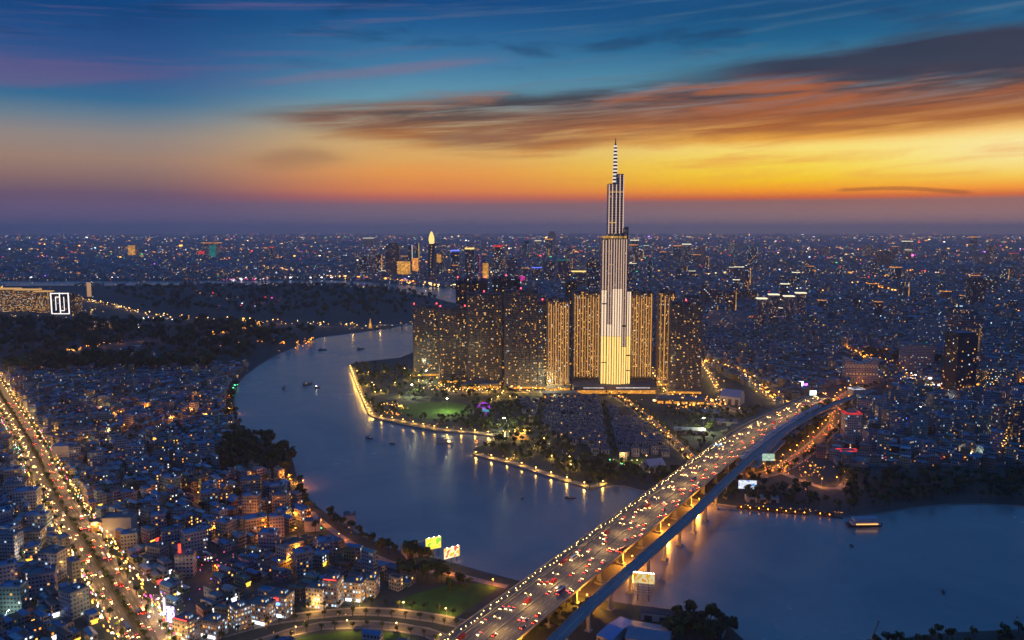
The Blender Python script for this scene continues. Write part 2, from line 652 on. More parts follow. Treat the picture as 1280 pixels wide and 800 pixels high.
def ribbon(acc, line, o0, o1, z, mat=0, col=(0.3, 0.3, 0.3, 0.5), zf=None, thick=0.0):
    F = frames(line)
    zs = [z + (zf(i) if zf else 0.0) for i in range(len(F))]
    L = [(f[0] + f[4] * o0, f[1] + f[5] * o0, zz) for f, zz in zip(F, zs)]
    Rr = [(f[0] + f[4] * o1, f[1] + f[5] * o1, zz) for f, zz in zip(F, zs)]
    q = [[L[i], Rr[i], Rr[i + 1], L[i + 1]] for i in range(len(F) - 1)]
    acc.polys(np.array(q), None, col, mat)
    if thick:
        dn = lambda p: (p[0], p[1], p[2] - thick)
        acc.polys(np.array([[dn(L[i]), dn(L[i + 1]), dn(Rr[i + 1]), dn(Rr[i])] for i in range(len(F) - 1)]), None, col, mat)
        acc.polys(np.array([[L[i], L[i + 1], dn(L[i + 1]), dn(L[i])] for i in range(len(F) - 1)]), None, col, mat)
        acc.polys(np.array([[Rr[i], dn(Rr[i]), dn(Rr[i + 1]), Rr[i + 1]] for i in range(len(F) - 1)]), None, col, mat)
        for k in (0, -1):
            acc.polys(np.array([[L[k], Rr[k], dn(Rr[k]), dn(L[k])]]), None, col, mat)


# ------------------------------------------------------------------ palette
concrete = pmat('concrete', (0.30, 0.29, 0.27), 0.85, scale=0.08)
asphalt = pmat('asphalt', (0.12, 0.11, 0.10), 0.8, scale=0.12, var=0.35)
asphalt_dark = pmat('asphalt_dark', (0.07, 0.07, 0.07), 0.8, scale=0.12, var=0.3)
paving = pmat('paving', (0.30, 0.26, 0.22), 0.85, scale=0.2, var=0.4)
white_paint = pmat('white_paint', (0.7, 0.7, 0.66), 0.7, scale=0.3, var=0.3)
dark_metal = pmat('dark_metal', (0.08, 0.08, 0.09), 0.45, 0.6)
pale_metal = pmat('pale_metal', (0.45, 0.46, 0.48), 0.4, 0.7)
glass_dark = pmat('glass_dark', (0.03, 0.04, 0.06), 0.12, 0.0)
lawn_m = pmat('lawn', (0.05, 0.15, 0.012), 0.95, scale=0.05, var=0.5)
soil_m = pmat('soil', (0.07, 0.07, 0.05), 0.95, scale=0.02, var=0.5)
leaf_m = [pmat('leaves_dark', (0.022, 0.055, 0.03), 0.9, scale=0.5, var=0.5), pmat('leaves_mid', (0.04, 0.085, 0.025), 0.9, scale=0.5, var=0.5),
          pmat('leaves_olive', (0.07, 0.10, 0.02), 0.9, scale=0.5, var=0.5)]
bark_m = pmat('bark', (0.09, 0.06, 0.04), 0.9, scale=1.0)
lamp_warm = emat('lamp_warm', (1.0, 0.5, 0.12), 30.0)
lamp_white = emat('lamp_white', (1.0, 0.85, 0.6), 40.0)
lamp_sodium = emat('lamp_sodium', (1.0, 0.3, 0.03), 30.0)
lamp_blue = emat('lamp_blue', (0.5, 0.75, 1.0), 30.0)

# ================================================================== THE MAP
river_px = [(480, 411), (440, 416), (400, 421), (372, 432), (350, 441), (325, 455), (305, 470), (297, 482), (292, 500), (297, 524), (312, 542),
            (345, 556), (366, 576), (372, 600), (390, 628), (420, 651), (455, 671), (490, 686), (530, 694), (575, 706), (610, 716), (645, 725),
            (690, 735), (740, 748), (800, 757), (860, 768), (905, 777), (930, 800), (965, 830), (1060, 812), (1110, 801), (1150, 794),
            (1200, 790), (1290, 786), (1500, 778), (1800, 775), (1800, 645), (1400, 636), (1280, 632), (1230, 629), (1180, 630),
            (1140, 634), (1100, 641), (1055, 645), (1000, 641), (935, 634), (895, 629), (850, 620), (800, 612), (781, 607), (757, 606), (738, 612),
            (700, 600), (665, 589), (640, 581), (593, 569), (592, 561), (612, 552), (632, 547), (590, 542), (545, 539), (500, 530), (470, 523),
            (461, 518), (446, 484), (436, 456), (452, 452), (500, 447), (530, 435), (580, 415), (630, 398), (665, 384), (665, 372), (640, 366),
            (600, 362.5), (560, 360), (520, 357), (480, 353.5), (430, 350), (400, 350), (200, 351), (0, 351), (-300, 351), (-300, 357), (0, 357.5), (200, 356.5),
            (400, 356), (430, 357), (470, 360), (500, 364), (535, 370), (560, 377), (585, 382), (580, 390), (550, 399), (515, 404)]
river = GP(river_px)

# the ground: one sheet out to the horizon with the river cut into it
GX, GY0, GY1 = 38000, -900, 40000
verts = [Vector(p) for p in river] + [Vector(p) for p in ((-GX, GY0), (GX, GY0), (GX, GY1), (-GX, GY1))]
nr = len(river)
edges = [(i, (i + 1) % nr) for i in range(nr)] + [(nr, nr + 1), (nr + 1, nr + 2), (nr + 2, nr + 3), (nr + 3, nr)]
cv, ce, cf, *_ = geometry.delaunay_2d_cdt(verts, edges, [], 0, 0.01)
cen = np.array([[sum(cv[i].x for i in f) / len(f), sum(cv[i].y for i in f) / len(f)] for f in cf])
ins = pip(cen[:, 0], cen[:, 1], river)
ga = Acc()
for f, w in zip(cf, ins):
    if not w:
        ga.polys([[cv[i].x, cv[i].y, 0.0] for i in f])
for i in range(nr):
    a, b = river[i], river[(i + 1) % nr]
    ga.polys([[a[0], a[1], 0], [b[0], b[1], 0], [b[0], b[1], -2.5], [a[0], a[1], -2.5]], mat=1)
ground_m = pmat('ground_earth', (0.055, 0.07, 0.065), 0.95, scale=0.004, var=0.6, col2=(0.02, 0.04, 0.03))
tag(ga.build('ground', [ground_m, concrete]), kind='structure')

wm = bpy.data.materials.new('river_water')
wm.use_nodes = True
wm.node_tree.nodes.clear()
n = NT(wm.node_tree)
geo = n.new('ShaderNodeNewGeometry')
mp = n.new('ShaderNodeMapping')
n.link(geo.outputs['Position'], mp.inputs['Vector'])
mp.inputs['Rotation'].default_value = (0, 0, R(35))
mp.inputs['Scale'].default_value = (1.0, 0.45, 1.0)
w1 = n.noise(mp.outputs[0], 0.22, 3, 0.6)
w2 = n.noise(mp.outputs[0], 0.03, 3, 0.5)
w3 = n.noise(geo.outputs['Position'], 0.006, 4, 0.55, 0.8)
h = n.m('ADD', n.m('MULTIPLY', w1, 0.32), n.m('MULTIPLY', w2, 1.0))
bp = n.new('ShaderNodeBump')
bp.inputs['Strength'].default_value = 0.35
bp.inputs['Distance'].default_value = 1.0
n.link(h, bp.inputs['Height'])
b = n.new('ShaderNodeBsdfPrincipled')
n.link(n.ramp(w3, [(0.3, (0.16, 0.16, 0.165)), (0.7, (0.31, 0.26, 0.235))]), b.inputs['Base Color'])
n.link(n.m('ADD', 0.13, n.m('MULTIPLY', w3, 0.22)), b.inputs['Roughness'])
b.inputs['IOR'].default_value = 1.42
b.inputs['Specular IOR Level'].default_value = 1.0
n.link(bp.outputs[0], b.inputs['Normal'])
o = n.new('ShaderNodeOutputMaterial')
n.link(b.outputs[0], o.inputs[0])
wa = Acc()
rv = [Vector((p[0], p[1], -1.2)) for p in river]
for t in geometry.tessellate_polygon([rv]):
    tri = [list(rv[i]) for i in t]
    (x0, y0, _), (x1, y1, _), (x2, y2, _) = tri
    if (x1 - x0) * (y2 - y0) - (x2 - x0) * (y1 - y0) < 0:
        tri.reverse()
    wa.polys(tri)
tag(wa.build('river', [wm]), kind='structure')

# air: one closed box of pale even haze
hz = boxmesh('haze', [], (0, 20000, -4, 484, 84000, 47000))
hm = bpy.data.materials.new('haze_air')
hm.use_nodes = True
hm.node_tree.nodes.clear()
n = NT(hm.node_tree)
pv = n.new('ShaderNodeVolumePrincipled')
pv.inputs['Color'].default_value = (0.97, 0.90, 0.93, 1)
pv.inputs['Density'].default_value = 1 / 21000
pv.inputs['Anisotropy'].default_value = 0.6
o = n.new('ShaderNodeOutputMaterial')
n.link(pv.outputs[0], o.inputs['Volume'])
hz.data.materials.append(hm)
tag(hz, kind='stuff')

# ------------------------------------------------------------------ roads
ROADS = []          # (world line, half width) kept free of buildings


def road(name, pts, w, mat, z=0.02, step=20.0, walk=0.0, world_pts=None, marks=True, kerb=True):
    line = resample(world_pts or GP(pts), step)
    ROADS.append((line, w / 2 + walk + 2.0))
    a = Acc()
    ribbon(a, line, -w / 2, w / 2, z)
    tag(a.build(name, [mat]), kind='structure')
    if walk:
        for s in (-1, 1):
            k = Acc()
            o0, o1 = sorted((s * w / 2, s * (w / 2 + walk)))
            ribbon(k, line, o0, o1, z + 0.13, thick=0.13)
            tag(k.build('pavement', [paving]), kind='structure')
    return line


AVE = road('avenue', [(-90, 395), (-30, 450), (9, 508), (35, 550), (60, 600), (82, 640), (107, 678), (131, 718), (154, 757), (182, 800), (216, 850)], 22, asphalt, step=15, walk=3.5)
F = frames(AVE)
med = Acc()
ribbon(med, AVE, -1.8, 1.8, 0.16, thick=0.13)
tag(med.build('median_strip', [soil_m]), kind='structure')
mk = Acc()
for off in (-7.9, -4.9, 4.9, 7.9):
    for i in range(0, len(F) - 1):
        x, y, tx, ty, nx, ny = F[i]
        ang = math.atan2(ty, tx)
        mk.boxes(x + nx * off, y + ny * off, 0.024, 0.03, 6.0, 0.2, ang)
tag(mk.build('lane_markings', [white_paint]), kind='structure')

# roads near the bottom of the picture, by the lawns
SLIP1 = road('road', [(215, 812), (262, 797), (330, 778), (400, 768), (455, 764), (510, 768), (575, 779), (620, 800)], 9, asphalt, z=0.03, walk=2.5)
SLIP2 = road('road', [(300, 812), (380, 786), (430, 781), (480, 782), (540, 792), (580, 812)], 9, asphalt, z=0.034, walk=2.0)
RIV = road('road', [(388, 640), (412, 660), (446, 684), (480, 700), (515, 712), (560, 716), (600, 726), (640, 735)], 7, paving, z=0.03)
XST = road('road', [(130, 640), (175, 628), (240, 622), (300, 612), (340, 606)], 7, asphalt_dark, z=0.03)
XST2 = road('road', [(80, 560), (150, 548), (220, 530), (285, 512)], 7, asphalt_dark, z=0.03)
VST = road('road', [(232, 800), (236, 770), (255, 720), (300, 690), (360, 676), (420, 672)], 7, asphalt_dark, z=0.03)
VST2 = road('road', [(250, 735), (310, 738), (380, 728), (440, 708)], 6, asphalt_dark, z=0.03)
# across the river to the left: the flats
F1 = road('road', [(-120, 476), (0, 460), (60, 448), (110, 437), (160, 428), (210, 424)], 14, asphalt, z=0.03)
F2 = road('highway', [(96, 376), (130, 381), (180, 393), (230, 399), (290, 402), (360, 406), (430, 409), (476, 409)], 18, asphalt, z=0.03, step=40)
F3 = road('road', [(262, 421), (290, 415), (325, 407), (350, 404)], 14, asphalt, z=0.034, step=30)
F4 = road('road', [(-100, 394), (20, 398), (90, 402), (120, 395), (100, 389)], 12, asphalt, z=0.03, step=30)
# the far bank behind the bridge
P1 = road('road', [(745, 487), (775, 498), (800, 516), (822, 535), (846, 556), (866, 576), (872, 592)], 12, asphalt, z=0.03, walk=3)
P2 = road('road', [(560, 492), (620, 489), (690, 490), (745, 487), (800, 490), (850, 497), (890, 505), (930, 516)], 14, asphalt, z=0.034, walk=3)
P3 = road('road', [(815, 462), (826, 478), (838, 494)], 12, asphalt, z=0.03)
P4 = road('road', [(874, 448), (888, 468), (900, 490)], 12, asphalt, z=0.03)
P5 = road('road', [(885, 455), (915, 462), (938, 475), (955, 490), (975, 505)], 14, asphalt, z=0.03)
P6 = road('road', [(1100, 478), (1062, 492), (1050, 506), (1044, 530), (1020, 555), (990, 578), (960, 592), (930, 596)], 16, asphalt, z=0.03, walk=3)
P7 = road('road', [(1062, 600), (1040, 612), (1000, 600), (975, 590)], 8, paving, z=0.03)
P8 = road('road', [(1065, 440), (1085, 449), (1110, 455), (1130, 461), (1150, 482), (1190, 492), (1240, 484), (1290, 478)], 16, asphalt, z=0.03)
P9 = road('road', [(1078, 355), (1098, 361), (1125, 368), (1150, 371)], 30, asphalt, z=0.03, step=60)
P10 = road('road', [(1060, 470), (1090, 452), (1110, 446)], 12, asphalt, z=0.034)

# parks, lawns and other unbuilt land
def sheet(name, px, mat, z, kind='structure'):
    P = [Vector((*G(*p), z)) for p in px]
    a = Acc()
    for t in geometry.tessellate_polygon([P]):
        tri = [list(P[i]) for i in t]
        (x0, y0, _), (x1, y1, _), (x2, y2, _) = tri
        if (x1 - x0) * (y2 - y0) - (x2 - x0) * (y1 - y0) < 0:
            tri.reverse()
        a.polys(tri)
    return tag(a.build(name, [mat]), kind=kind)


def ell(cx, cy_, rx, ry, k=28, rot=0.0):
    return [(cx + rx * math.cos(2 * math.pi * i / k) + rot * ry * math.sin(2 * math.pi * i / k), cy_ + ry * math.sin(2 * math.pi * i / k)) for i in range(k)]


sheet('lawn', [(495, 752), (520, 742), (560, 731), (600, 729), (622, 735), (600, 752), (568, 772), (520, 764)], lawn_m, 0.024)
sheet('lawn', ell(545, 513, 46, 11), lawn_m, 0.024)
sheet('lawn', [(330, 812), (390, 794), (440, 789), (500, 792), (540, 806), (520, 820)], lawn_m, 0.024)
sheet('lawn', ell(790, 576, 20, 4), lawn_m, 0.05)
sheet('lawn', [(1062, 590), (1290, 592), (1290, 624), (1200, 622), (1100, 628)], soil_m, 0.024)
sheet('lawn', [(885, 558), (910, 548), (935, 545), (905, 572), (880, 584)], lawn_m, 0.024)
plaza = sheet('plaza', [(176, 752), (196, 742), (222, 764), (236, 792), (244, 815), (205, 815)], paving, 0.03)
PROM1 = resample(GP([(439, 459), (449, 486), (463, 515), (472, 521), (505, 527), (548, 536), (590, 540), (628, 545)]), 10)
PROM2 = resample(GP([(596, 568), (640, 578), (665, 586), (700, 597), (738, 608), (757, 603)]), 10)
for L in (PROM1, PROM2):
    a = Acc()
    ribbon(a, L, -5, 4, 0.05)
    tag(a.build('promenade', [paving]), kind='structure')
# quay edge standing a metre over the water
for L in (PROM1, PROM2):
    pass
a = Acc()
for i in range(52, 66):
    p, q = river[i], river[i + 1]
    L_ = math.hypot(q[0] - p[0], q[1] - p[1])
    a.boxes((p[0] + q[0]) / 2, (p[1] + q[1]) / 2, -2.4, 0.9, L_ + 1.0, 1.0, math.atan2(q[1] - p[1], q[0] - p[0]))
tag(a.build('quay_wall', [concrete]), 'grey concrete quay wall edging the riverside park', 'quay wall')

thu_thiem = GP([(-400, 357.5), (0, 358), (200, 357), (430, 358), (490, 364), (545, 372), (575, 382), (515, 404), (480, 411), (440, 416), (400, 421), (372, 432),
                (350, 441), (325, 455), (290, 460), (240, 455), (200, 452), (170, 438), (120, 445), (60, 458), (0, 468), (-400, 500)])
peninsula = GP([(436, 456), (446, 484), (461, 518), (470, 523), (545, 539), (632, 547), (592, 561), (593, 569), (700, 600), (757, 606), (850, 622),
                (885, 600), (900, 560), (950, 520), (1000, 495), (975, 500), (940, 486), (905, 470), (885, 455), (880, 440), (515, 430)])
park_r = GP([(895, 629), (1000, 641), (1100, 641), (1280, 632), (1500, 640), (1500, 590), (1280, 585), (1062, 583), (1040, 578), (1010, 575), (960, 560), (905, 600)])
dark_r = GP([(975, 560), (1000, 520), (1045, 500), (1042, 525), (1020, 548), (990, 570)])
dark_r2 = GP([(1060, 452), (1080, 440), (1130, 442), (1190, 452), (1190, 462), (1130, 460), (1090, 455)])
lawn_r = GP([(478, 745), (500, 735), (560, 700), (640, 722), (700, 745), (640, 800), (560, 812), (215, 822), (215, 808), (260, 795), (330, 772), (400, 762), (440, 760)])
shore_r = GP([(485, 690), (520, 690), (645, 722), (640, 745), (560, 740), (500, 722), (470, 705)])
clump_r = GP([(292, 545), (345, 556), (366, 576), (374, 600), (345, 596), (300, 590), (262, 592), (275, 570)])
south_r = GP([(650, 760), (740, 745), (930, 772), (1300, 775), (1300, 1000), (560, 1000), (560, 810)])
plaza_r = GP([(170, 750), (196, 738), (228, 760), (244, 790), (252, 820), (200, 820)])
BLOCK = [river, thu_thiem, peninsula, park_r, dark_r, dark_r2, lawn_r, shore_r, clump_r, south_r, plaza_r]

# ------------------------------------------------------------------ bridge axis
BA = Vector((-44.0, 523.0))
BD = Vector((317.0, 506.0)).normalized()
BN = Vector((BD.y, -BD.x))


def bline(s):
    c = 29.0 * (max(0.0, s - 650) / 310) ** 1.5
    return c


def B(s, o=0.0):
    p = BA + BD * s + BN * (o + bline(s))
    return (p.x, p.y)


def bz(s):
    """deck height along the bridge"""
    if s > 640:
        return max(3.0, 15.0 - (s - 640) * 0.024)
    return 15.0 if s > -20 else 15.0 + (s + 20) * 0.02


RESV = [([B(s, 38) for s in range(-160, 1140, 30)], 52.0)]


def allowed(x, y, margin=0.0):
    ok = np.ones(x.shape, bool)
    for p in BLOCK:
        ok &= ~pip(x, y, p)
    for l, w in ROADS + RESV:
        ok &= pdist(x, y, l) > w + margin
    return ok


def bridge_part(nm, mat, o0, o1, dz, thick, parent, s0=-150, s1=1010, st=20, zoff=0.0, zfun=bz):
    line = [B(s) for s in np.arange(s0, s1 + 1, st)]
    F_ = [float(s) for s in np.arange(s0, s1 + 1, st)]
    a = Acc()
    ribbon(a, line, o0, o1, dz + zoff, zf=lambda i: zfun(F_[i]), thick=thick)
    return a.build(nm, [mat], parent)


rbt = thing('road_bridge', 'wide grey road bridge carrying car traffic over the river beside the railway viaduct', 'bridge')
deck_m = pmat('deck_asphalt', (0.15, 0.14, 0.12), 0.75, scale=0.15, var=0.35)
bridge_part('deck', deck_m, 9.0, 45.0, 0.0, 0.5, rbt)
bridge_part('girder', concrete, 12.0, 42.0, -0.5, 1.8, rbt)
for o in (9.0, 44.5):
    bridge_part('parapet', concrete, o, o + 0.5, 1.0, 1.0, rbt)
bridge_part('median_barrier', concrete, 25.5, 26.3, 0.9, 0.9, rbt)
mk = Acc()
for off in (12.6, 16.4, 20.2, 29.6, 33.2, 36.8, 40.6):
    for s in range(-140, 1000, 12):
        x, y = B(s, off)
        mk.boxes(x, y, bz(s) + 0.006, bz(s) + 0.03, 5.0, 0.18, math.atan2(BD.y, BD.x))
tag(mk.build('lane_marking', [white_paint], rbt), kind='stuff')
mbt = thing('motorcycle_bridge', 'narrow motorcycle bridge running along the upstream side of the road bridge', 'bridge')
bridge_part('deck', deck_m, -0.4, 7.0, 0.0, 0.5, mbt)
bridge_part('girder', concrete, 1.0, 5.5, -0.5, 1.2, mbt)
for o in (-0.4, 6.7):
    bridge_part('parapet', concrete, o, o + 0.3, 1.0, 1.0, mbt)
PIERS = list(range(-60, 660, 44))
for s in PIERS:
    for k, (o, par) in enumerate(((16, rbt), (27, rbt), (38, rbt), (3.2, mbt))):
        x, y = B(s, o)
        boxmesh('pier', [concrete], (0, 0, -3.0, 13.0, 1.8, 4.0 if k < 3 else 2.2), (0, 0, 11.2, 12.7, 2.4, 9.0 if k < 3 else 4.6), (0, 0, -2.4, 0.6, 5.0, 7.0)).parent = par
        q = bpy.data.objects[COL.objects[-1].name]
        q.location = (x, y, 0)
        q.rotation_euler = (0, 0, math.atan2(BD.y, BD.x))
# railway viaduct
def rz_(s):
    return 18.0 if s < 900 else max(8.0, 18 - (s - 900) * 0.04)


def roff(s):
    """offset of the railway from the bridge axis"""
    if s < 320:
        return 62.0 + max(0.0, (80 - s)) * 0.05
    return 62.0 - 5.0 * math.sin(min(1.0, (s - 320) / 230) * math.pi / 2) + max(0.0, s - 560) * 0.02


rvt = thing('railway_viaduct', 'blue grey elevated railway viaduct on single piers beside the road bridge', 'viaduct')
rail_conc = pmat('rail_concrete', (0.30, 0.30, 0.30), 0.7, scale=0.1, var=0.25)
RS = list(range(-160, 1110, 20))
RL = [B(s, roff(s) + 5) for s in RS]


def rail_part(nm, mat, o0, o1, dz, th, st='structure'):
    a = Acc()
    ribbon(a, RL, o0, o1, dz, zf=lambda i: rz_(RS[i]), thick=th)
    return a.build(nm, [mat], rvt)


rail_part('deck', rail_conc, -5.0, 5.0, 0, 0.5)
rail_part('girder', rail_conc, -2.8, 2.8, -0.5, 1.7)
for o in (-5.2, 4.9):
    rail_part('parapet', rail_conc, o, o + 0.3, 1.3, 1.6)
for o in (-3.0, -1.5, 1.5, 3.0):
    rail_part('rail', dark_metal, o, o + 0.12, 0.22, 0.2)
for s in range(-70, 1100, 38):
    x, y = B(s, roff(s) + 5)
    z = rz_(s)
    q = boxmesh('pier', [rail_conc], (0, 0, -3.0, z - 2.2, 2.0, 2.4), (0, 0, z - 3.4, z - 2.2, 2.6, 5.4), (0, 0, -2.4, 0.4, 5.0, 5.0), parent=rvt)
    q.location = (x, y, 0)
    q.rotation_euler = (0, 0, math.atan2(BD.y, BD.x))
# elevated station: platform slab, canopies in strips
stn = thing('railway_station', 'elevated railway station with long ribbed blue grey roofs at the end of the viaduct', 'station')
a = Acc()
SS = list(range(515, 900, 15))
wl = [B(s, 62) for s in SS]
roof_blue = pmat('roof_blue_metal', (0.16, 0.27, 0.42), 0.5, 0.2, scale=0.2)
ribbon(a, wl, -15, 12, 12.0, thick=1.2)
a.build('platform', [rail_conc], stn)
for k, o in enumerate((-12, -6.5, 1, 7)):
    a = Acc()
    for i in range(1, len(SS) - 1):
        x, y = B(SS[i], 62 + o)
        a.boxes(x, y, 17.0 + 0.4 * (i % 2), 17.5 + 0.4 * (i % 2), 12.5, 4.4, math.atan2(BD.y, BD.x))
    a.build('canopy', [roof_blue], stn)
for i in range(1, len(SS), 2):
    for o in (-9, 4):
        x, y = B(SS[i], 62 + o)
        q = boxmesh('column', [rail_conc], (0, 0, 0, 17.0, 1.2, 1.2), parent=stn)
        q.location = (x, y, 0)
# side ramp rising on the near side of the road bridge approach
rmp = thing('slip_ramp', 'curved slip ramp joining the far end of the road bridge', 'ramp')
rl_ = resample([B(690, -24), B(760, -16), B(850, -12), B(960, -10), B(1080, -8)], 15)
a = Acc()
ribbon(a, rl_, -4.5, 4.5, 5.0, thick=1.0)
a.build('deck', [deck_m], rmp)
for o in (-4.8, 4.5):
    a = Acc()
    ribbon(a, rl_, o, o + 0.3, 6.0, thick=1.0)
    a.build('parapet', [concrete], rmp)
for i in range(0, len(rl_), 3):
    boxmesh('pier', [concrete], (rl_[i][0], rl_[i][1], 0, 4.0, 1.6, 1.6), parent=rmp)

# ================================================================== THE CITY
WALLC = [('white', (0.50, 0.50, 0.50)), ('cream', (0.48, 0.42, 0.30)), ('pale yellow', (0.50, 0.40, 0.16)), ('pale blue', (0.22, 0.34, 0.46)), ('grey', (0.28, 0.29, 0.30)),
         ('pink', (0.48, 0.28, 0.26)), ('mint green', (0.24, 0.42, 0.32)), ('tan', (0.36, 0.27, 0.18)), ('brick red', (0.30, 0.10, 0.06)), ('lilac', (0.33, 0.28, 0.42))]
ROOFC = [('blue metal', (0.05, 0.20, 0.36)), ('grey concrete', (0.24, 0.24, 0.25)), ('rusty metal', (0.20, 0.09, 0.05)), ('red tiled', (0.26, 0.07, 0.035)),
         ('teal metal', (0.06, 0.24, 0.26)), ('pale metal', (0.38, 0.42, 0.46))]
wcol = np.array([c for _, c in WALLC]) * 0.72
WALLC = [(n_, tuple(x * 0.72 for x in c)) for n_, c in WALLC]
rcol = np.array([c for _, c in ROOFC])
house_fac = facade('house_wall', 2.6, 3.3, 0.03, 1.5, 0.75)
far_fac = facade('far_wall', 7.0, 6.0, 0.04, 1.8, 0.6)
roof_attr = bpy.data.materials.new('roofing')
roof_attr.use_nodes = True
roof_attr.node_tree.nodes.clear()
n = NT(roof_attr.node_tree)
at = n.new('ShaderNodeAttribute', attribute_name='Col')
geo = n.new('ShaderNodeNewGeometry')
f = n.noise(geo.outputs['Position'], 0.35, 5, 0.65)
b = n.new('ShaderNodeBsdfPrincipled')
n.link(n.mix(n.smooth(f, 0.4, 0.75), at.outputs['Color'], n.mix(0.55, at.outputs['Color'], (0.06, 0.055, 0.05))), b.inputs['Base Color'])
b.inputs['Roughness'].default_value = 0.6
o = n.new('ShaderNodeOutputMaterial')
n.link(b.outputs[0], o.inputs[0])


def lots(r0, r1, tile, lw, ld, alley, hmin, hmax, seed, street=5.0):
    """rows of building lots in patches that each follow their own street direction"""
    g = np.random.default_rng(seed)
    X1 = r1 * 0.69 + 250
    nx, ny = int(2 * X1 / tile) + 2, int((r1 - r0 + 300) / tile) + 3
    ox, oy = -X1 - tile / 2, r0 - 150 - tile / 2
    jx, jy = g.uniform(0.15, 0.85, (nx, ny)), g.uniform(0.15, 0.85, (nx, ny))
    sx = ox + (np.arange(nx)[:, None] + jx) * tile
    sy = oy + (np.arange(ny)[None, :] + jy) * tile
    # street direction varies smoothly with jumps
    th_ = 0.9 * np.sin(sx / 900 + 1.0) + 0.7 * np.cos(sy / 700) + g.normal(0, 0.22, sx.shape)
    out = []
    m = int(tile * 1.5 / (ld + alley / 2)) + 2
    for i in range(nx):
        for j in range(ny):
            cx, cy_ = sx[i, j], sy[i, j]
            if abs(cx) > cy_ * 0.66 + 120 + tile or cy_ < r0 - tile or cy_ > r1 + tile:
                continue
            t = th_[i, j]
            xs, ys, ws, ds = [], [], [], []
            yy = -tile * 0.85
            k = 0
            while yy < tile * 0.85:
                nlt = int(tile * 1.7 / lw)
                w = g.uniform(0.72, 1.3, nlt) * lw
                xx = -tile * 0.85 + np.cumsum(w) - w / 2 + (np.cumsum(np.arange(nlt) % 13 == 12) * street)
                d = ld * g.uniform(0.8, 1.12, nlt)
                xs.append(xx)
                ys.append(np.full(nlt, yy) + g.uniform(-0.8, 0.8, nlt))
                ws.append(w)
                ds.append(d)
                yy += ld * 1.04 + (alley if k % 2 else 0.6)
                k += 1
            xs, ys, ws, ds = map(np.concatenate, (xs, ys, ws, ds))
            wx, wy = cx + xs * math.cos(t) - ys * math.sin(t), cy_ + xs * math.sin(t) + ys * math.cos(t)
            own = np.hypot(wx - cx, wy - cy_)
            best = np.full(wx.shape, 1e9)
            for a in (-1, 0, 1):
                for c in (-1, 0, 1):
                    if (a or c) and 0 <= i + a < nx and 0 <= j + c < ny:
                        best = np.minimum(best, np.hypot(wx - sx[i + a, j + c], wy - sy[i + a, j + c]))
            rr = np.hypot(wx, wy)
            ok = (own + street < best) & (rr >= r0) & (rr < r1) & (np.abs(wx) < wy * 0.66 + 60) & (wy > 470)
            ok &= g.uniform(0, 1, wx.shape) > 0.07
            if ok.any():
                out.append(np.stack([wx[ok], wy[ok], ws[ok], ds[ok], np.full(ok.sum(), t)], 1))
    L = np.concatenate(out)
    L = L[allowed(L[:, 0], L[:, 1], ld * 0.45)]
    L = L[pdist(L[:, 0], L[:, 1], river + river[:1]) > ld * 0.6 + 8]
    L = L[~((pdist(L[:, 0], L[:, 1], river) < 60) & (L[:, 0] > -250) & (L[:, 1] > 2200) & (L[:, 1] < 4200))]
    nn = len(L)
    # a few storeys more or less; clusters of lower roofs
    low = np.sin(L[:, 0] / 130) * np.cos(L[:, 1] / 170) > 0.35
    h = g.uniform(hmin, hmax, nn) * np.where(low, 0.75, 1.0) + (g.uniform(0, 1, nn) > 0.96) * g.uniform(4, 14, nn)
    h = np.round(h / 3.3) * 3.3 + 0.4
    return L, np.maximum(h, 3.7)


# places of the larger blocks that interrupt the rows of townhouses
gb_ = np.random.default_rng(77)
MIDRISE, spots_ = [], []
FIXED = [(151, 668, 17), (126, 662, 10), (68, 722, 13), (233, 718, 12), (81, 569, 17), (106, 546, 17), (12, 720, 14), (391, 662, 11), (437, 652, 9), (234, 797, 11), (268, 793, 11), (301, 782, 11),
         (328, 776, 12), (352, 768, 12), (398, 757, 12), (417, 755, 11), (445, 748, 11), (463, 743, 10), (1204, 492, 32), (1208, 470, 34), (1170, 432, 34), (1149, 464, 32), (1250, 488, 34), (1256, 560, 16),
         (1273, 562, 16), (1066, 552, 17), (1078, 548, 15), (1072, 505, 16), (1062, 575, 16), (1074, 478, 34), (226, 718, 3)]
for px, py, r_ in FIXED:
    x, y = G(px, py)
    spots_.append((x, y + r_ * 0.5, r_))
AREAS = [((1060, 1275), (498, 574), 44, 'on the right bank'), ((900, 1270), (400, 470), 40, 'beyond the bridge head'), ((60, 285), (480, 600), 26, 'between avenue and river'), ((150, 430), (610, 720), 22, 'near the riverside lane'),
         ((0, 100), (600, 770), 14, 'left of the lower avenue')]
for (xa, xb), (ya, yb), n_, nm in AREAS:
    c = 0
    for _ in range(n_ * 12):
        if c >= n_:
            break
        px, py = gb_.uniform(xa, xb), gb_.uniform(ya, yb)
        x, y = G(px, py)
        if not allowed(np.array([x]), np.array([y]), 11)[0] or any(math.hypot(x - q[0], y - q[1]) < 16 + q[2] for q in spots_) or pdist(np.array([x]), np.array([y]), river)[0] < 24:
            continue
        w, d = float(gb_.uniform(11, 22)), float(gb_.uniform(10, 16))
        spots_.append((x, y, (w + d) * 0.4))
        st = int(gb_.integers(5, 12)) if 'right' in nm or 'beyond' in nm else int(gb_.integers(4, 8))
        MIDRISE.append((px, py, nm, w, d, int(gb_.integers(0, 6)), st, float(gb_.uniform(-35, 35)), int(gb_.integers(0, 2))))
        c += 1
near, nearh = lots(470, 2600, 105, 5.6, 13.0, 5.5, 5, 15, 3)
keep = np.ones(len(near), bool)
for x, y, r_ in spots_:
    keep &= np.hypot(near[:, 0] - x, near[:, 1] - y) > r_ + 4.5
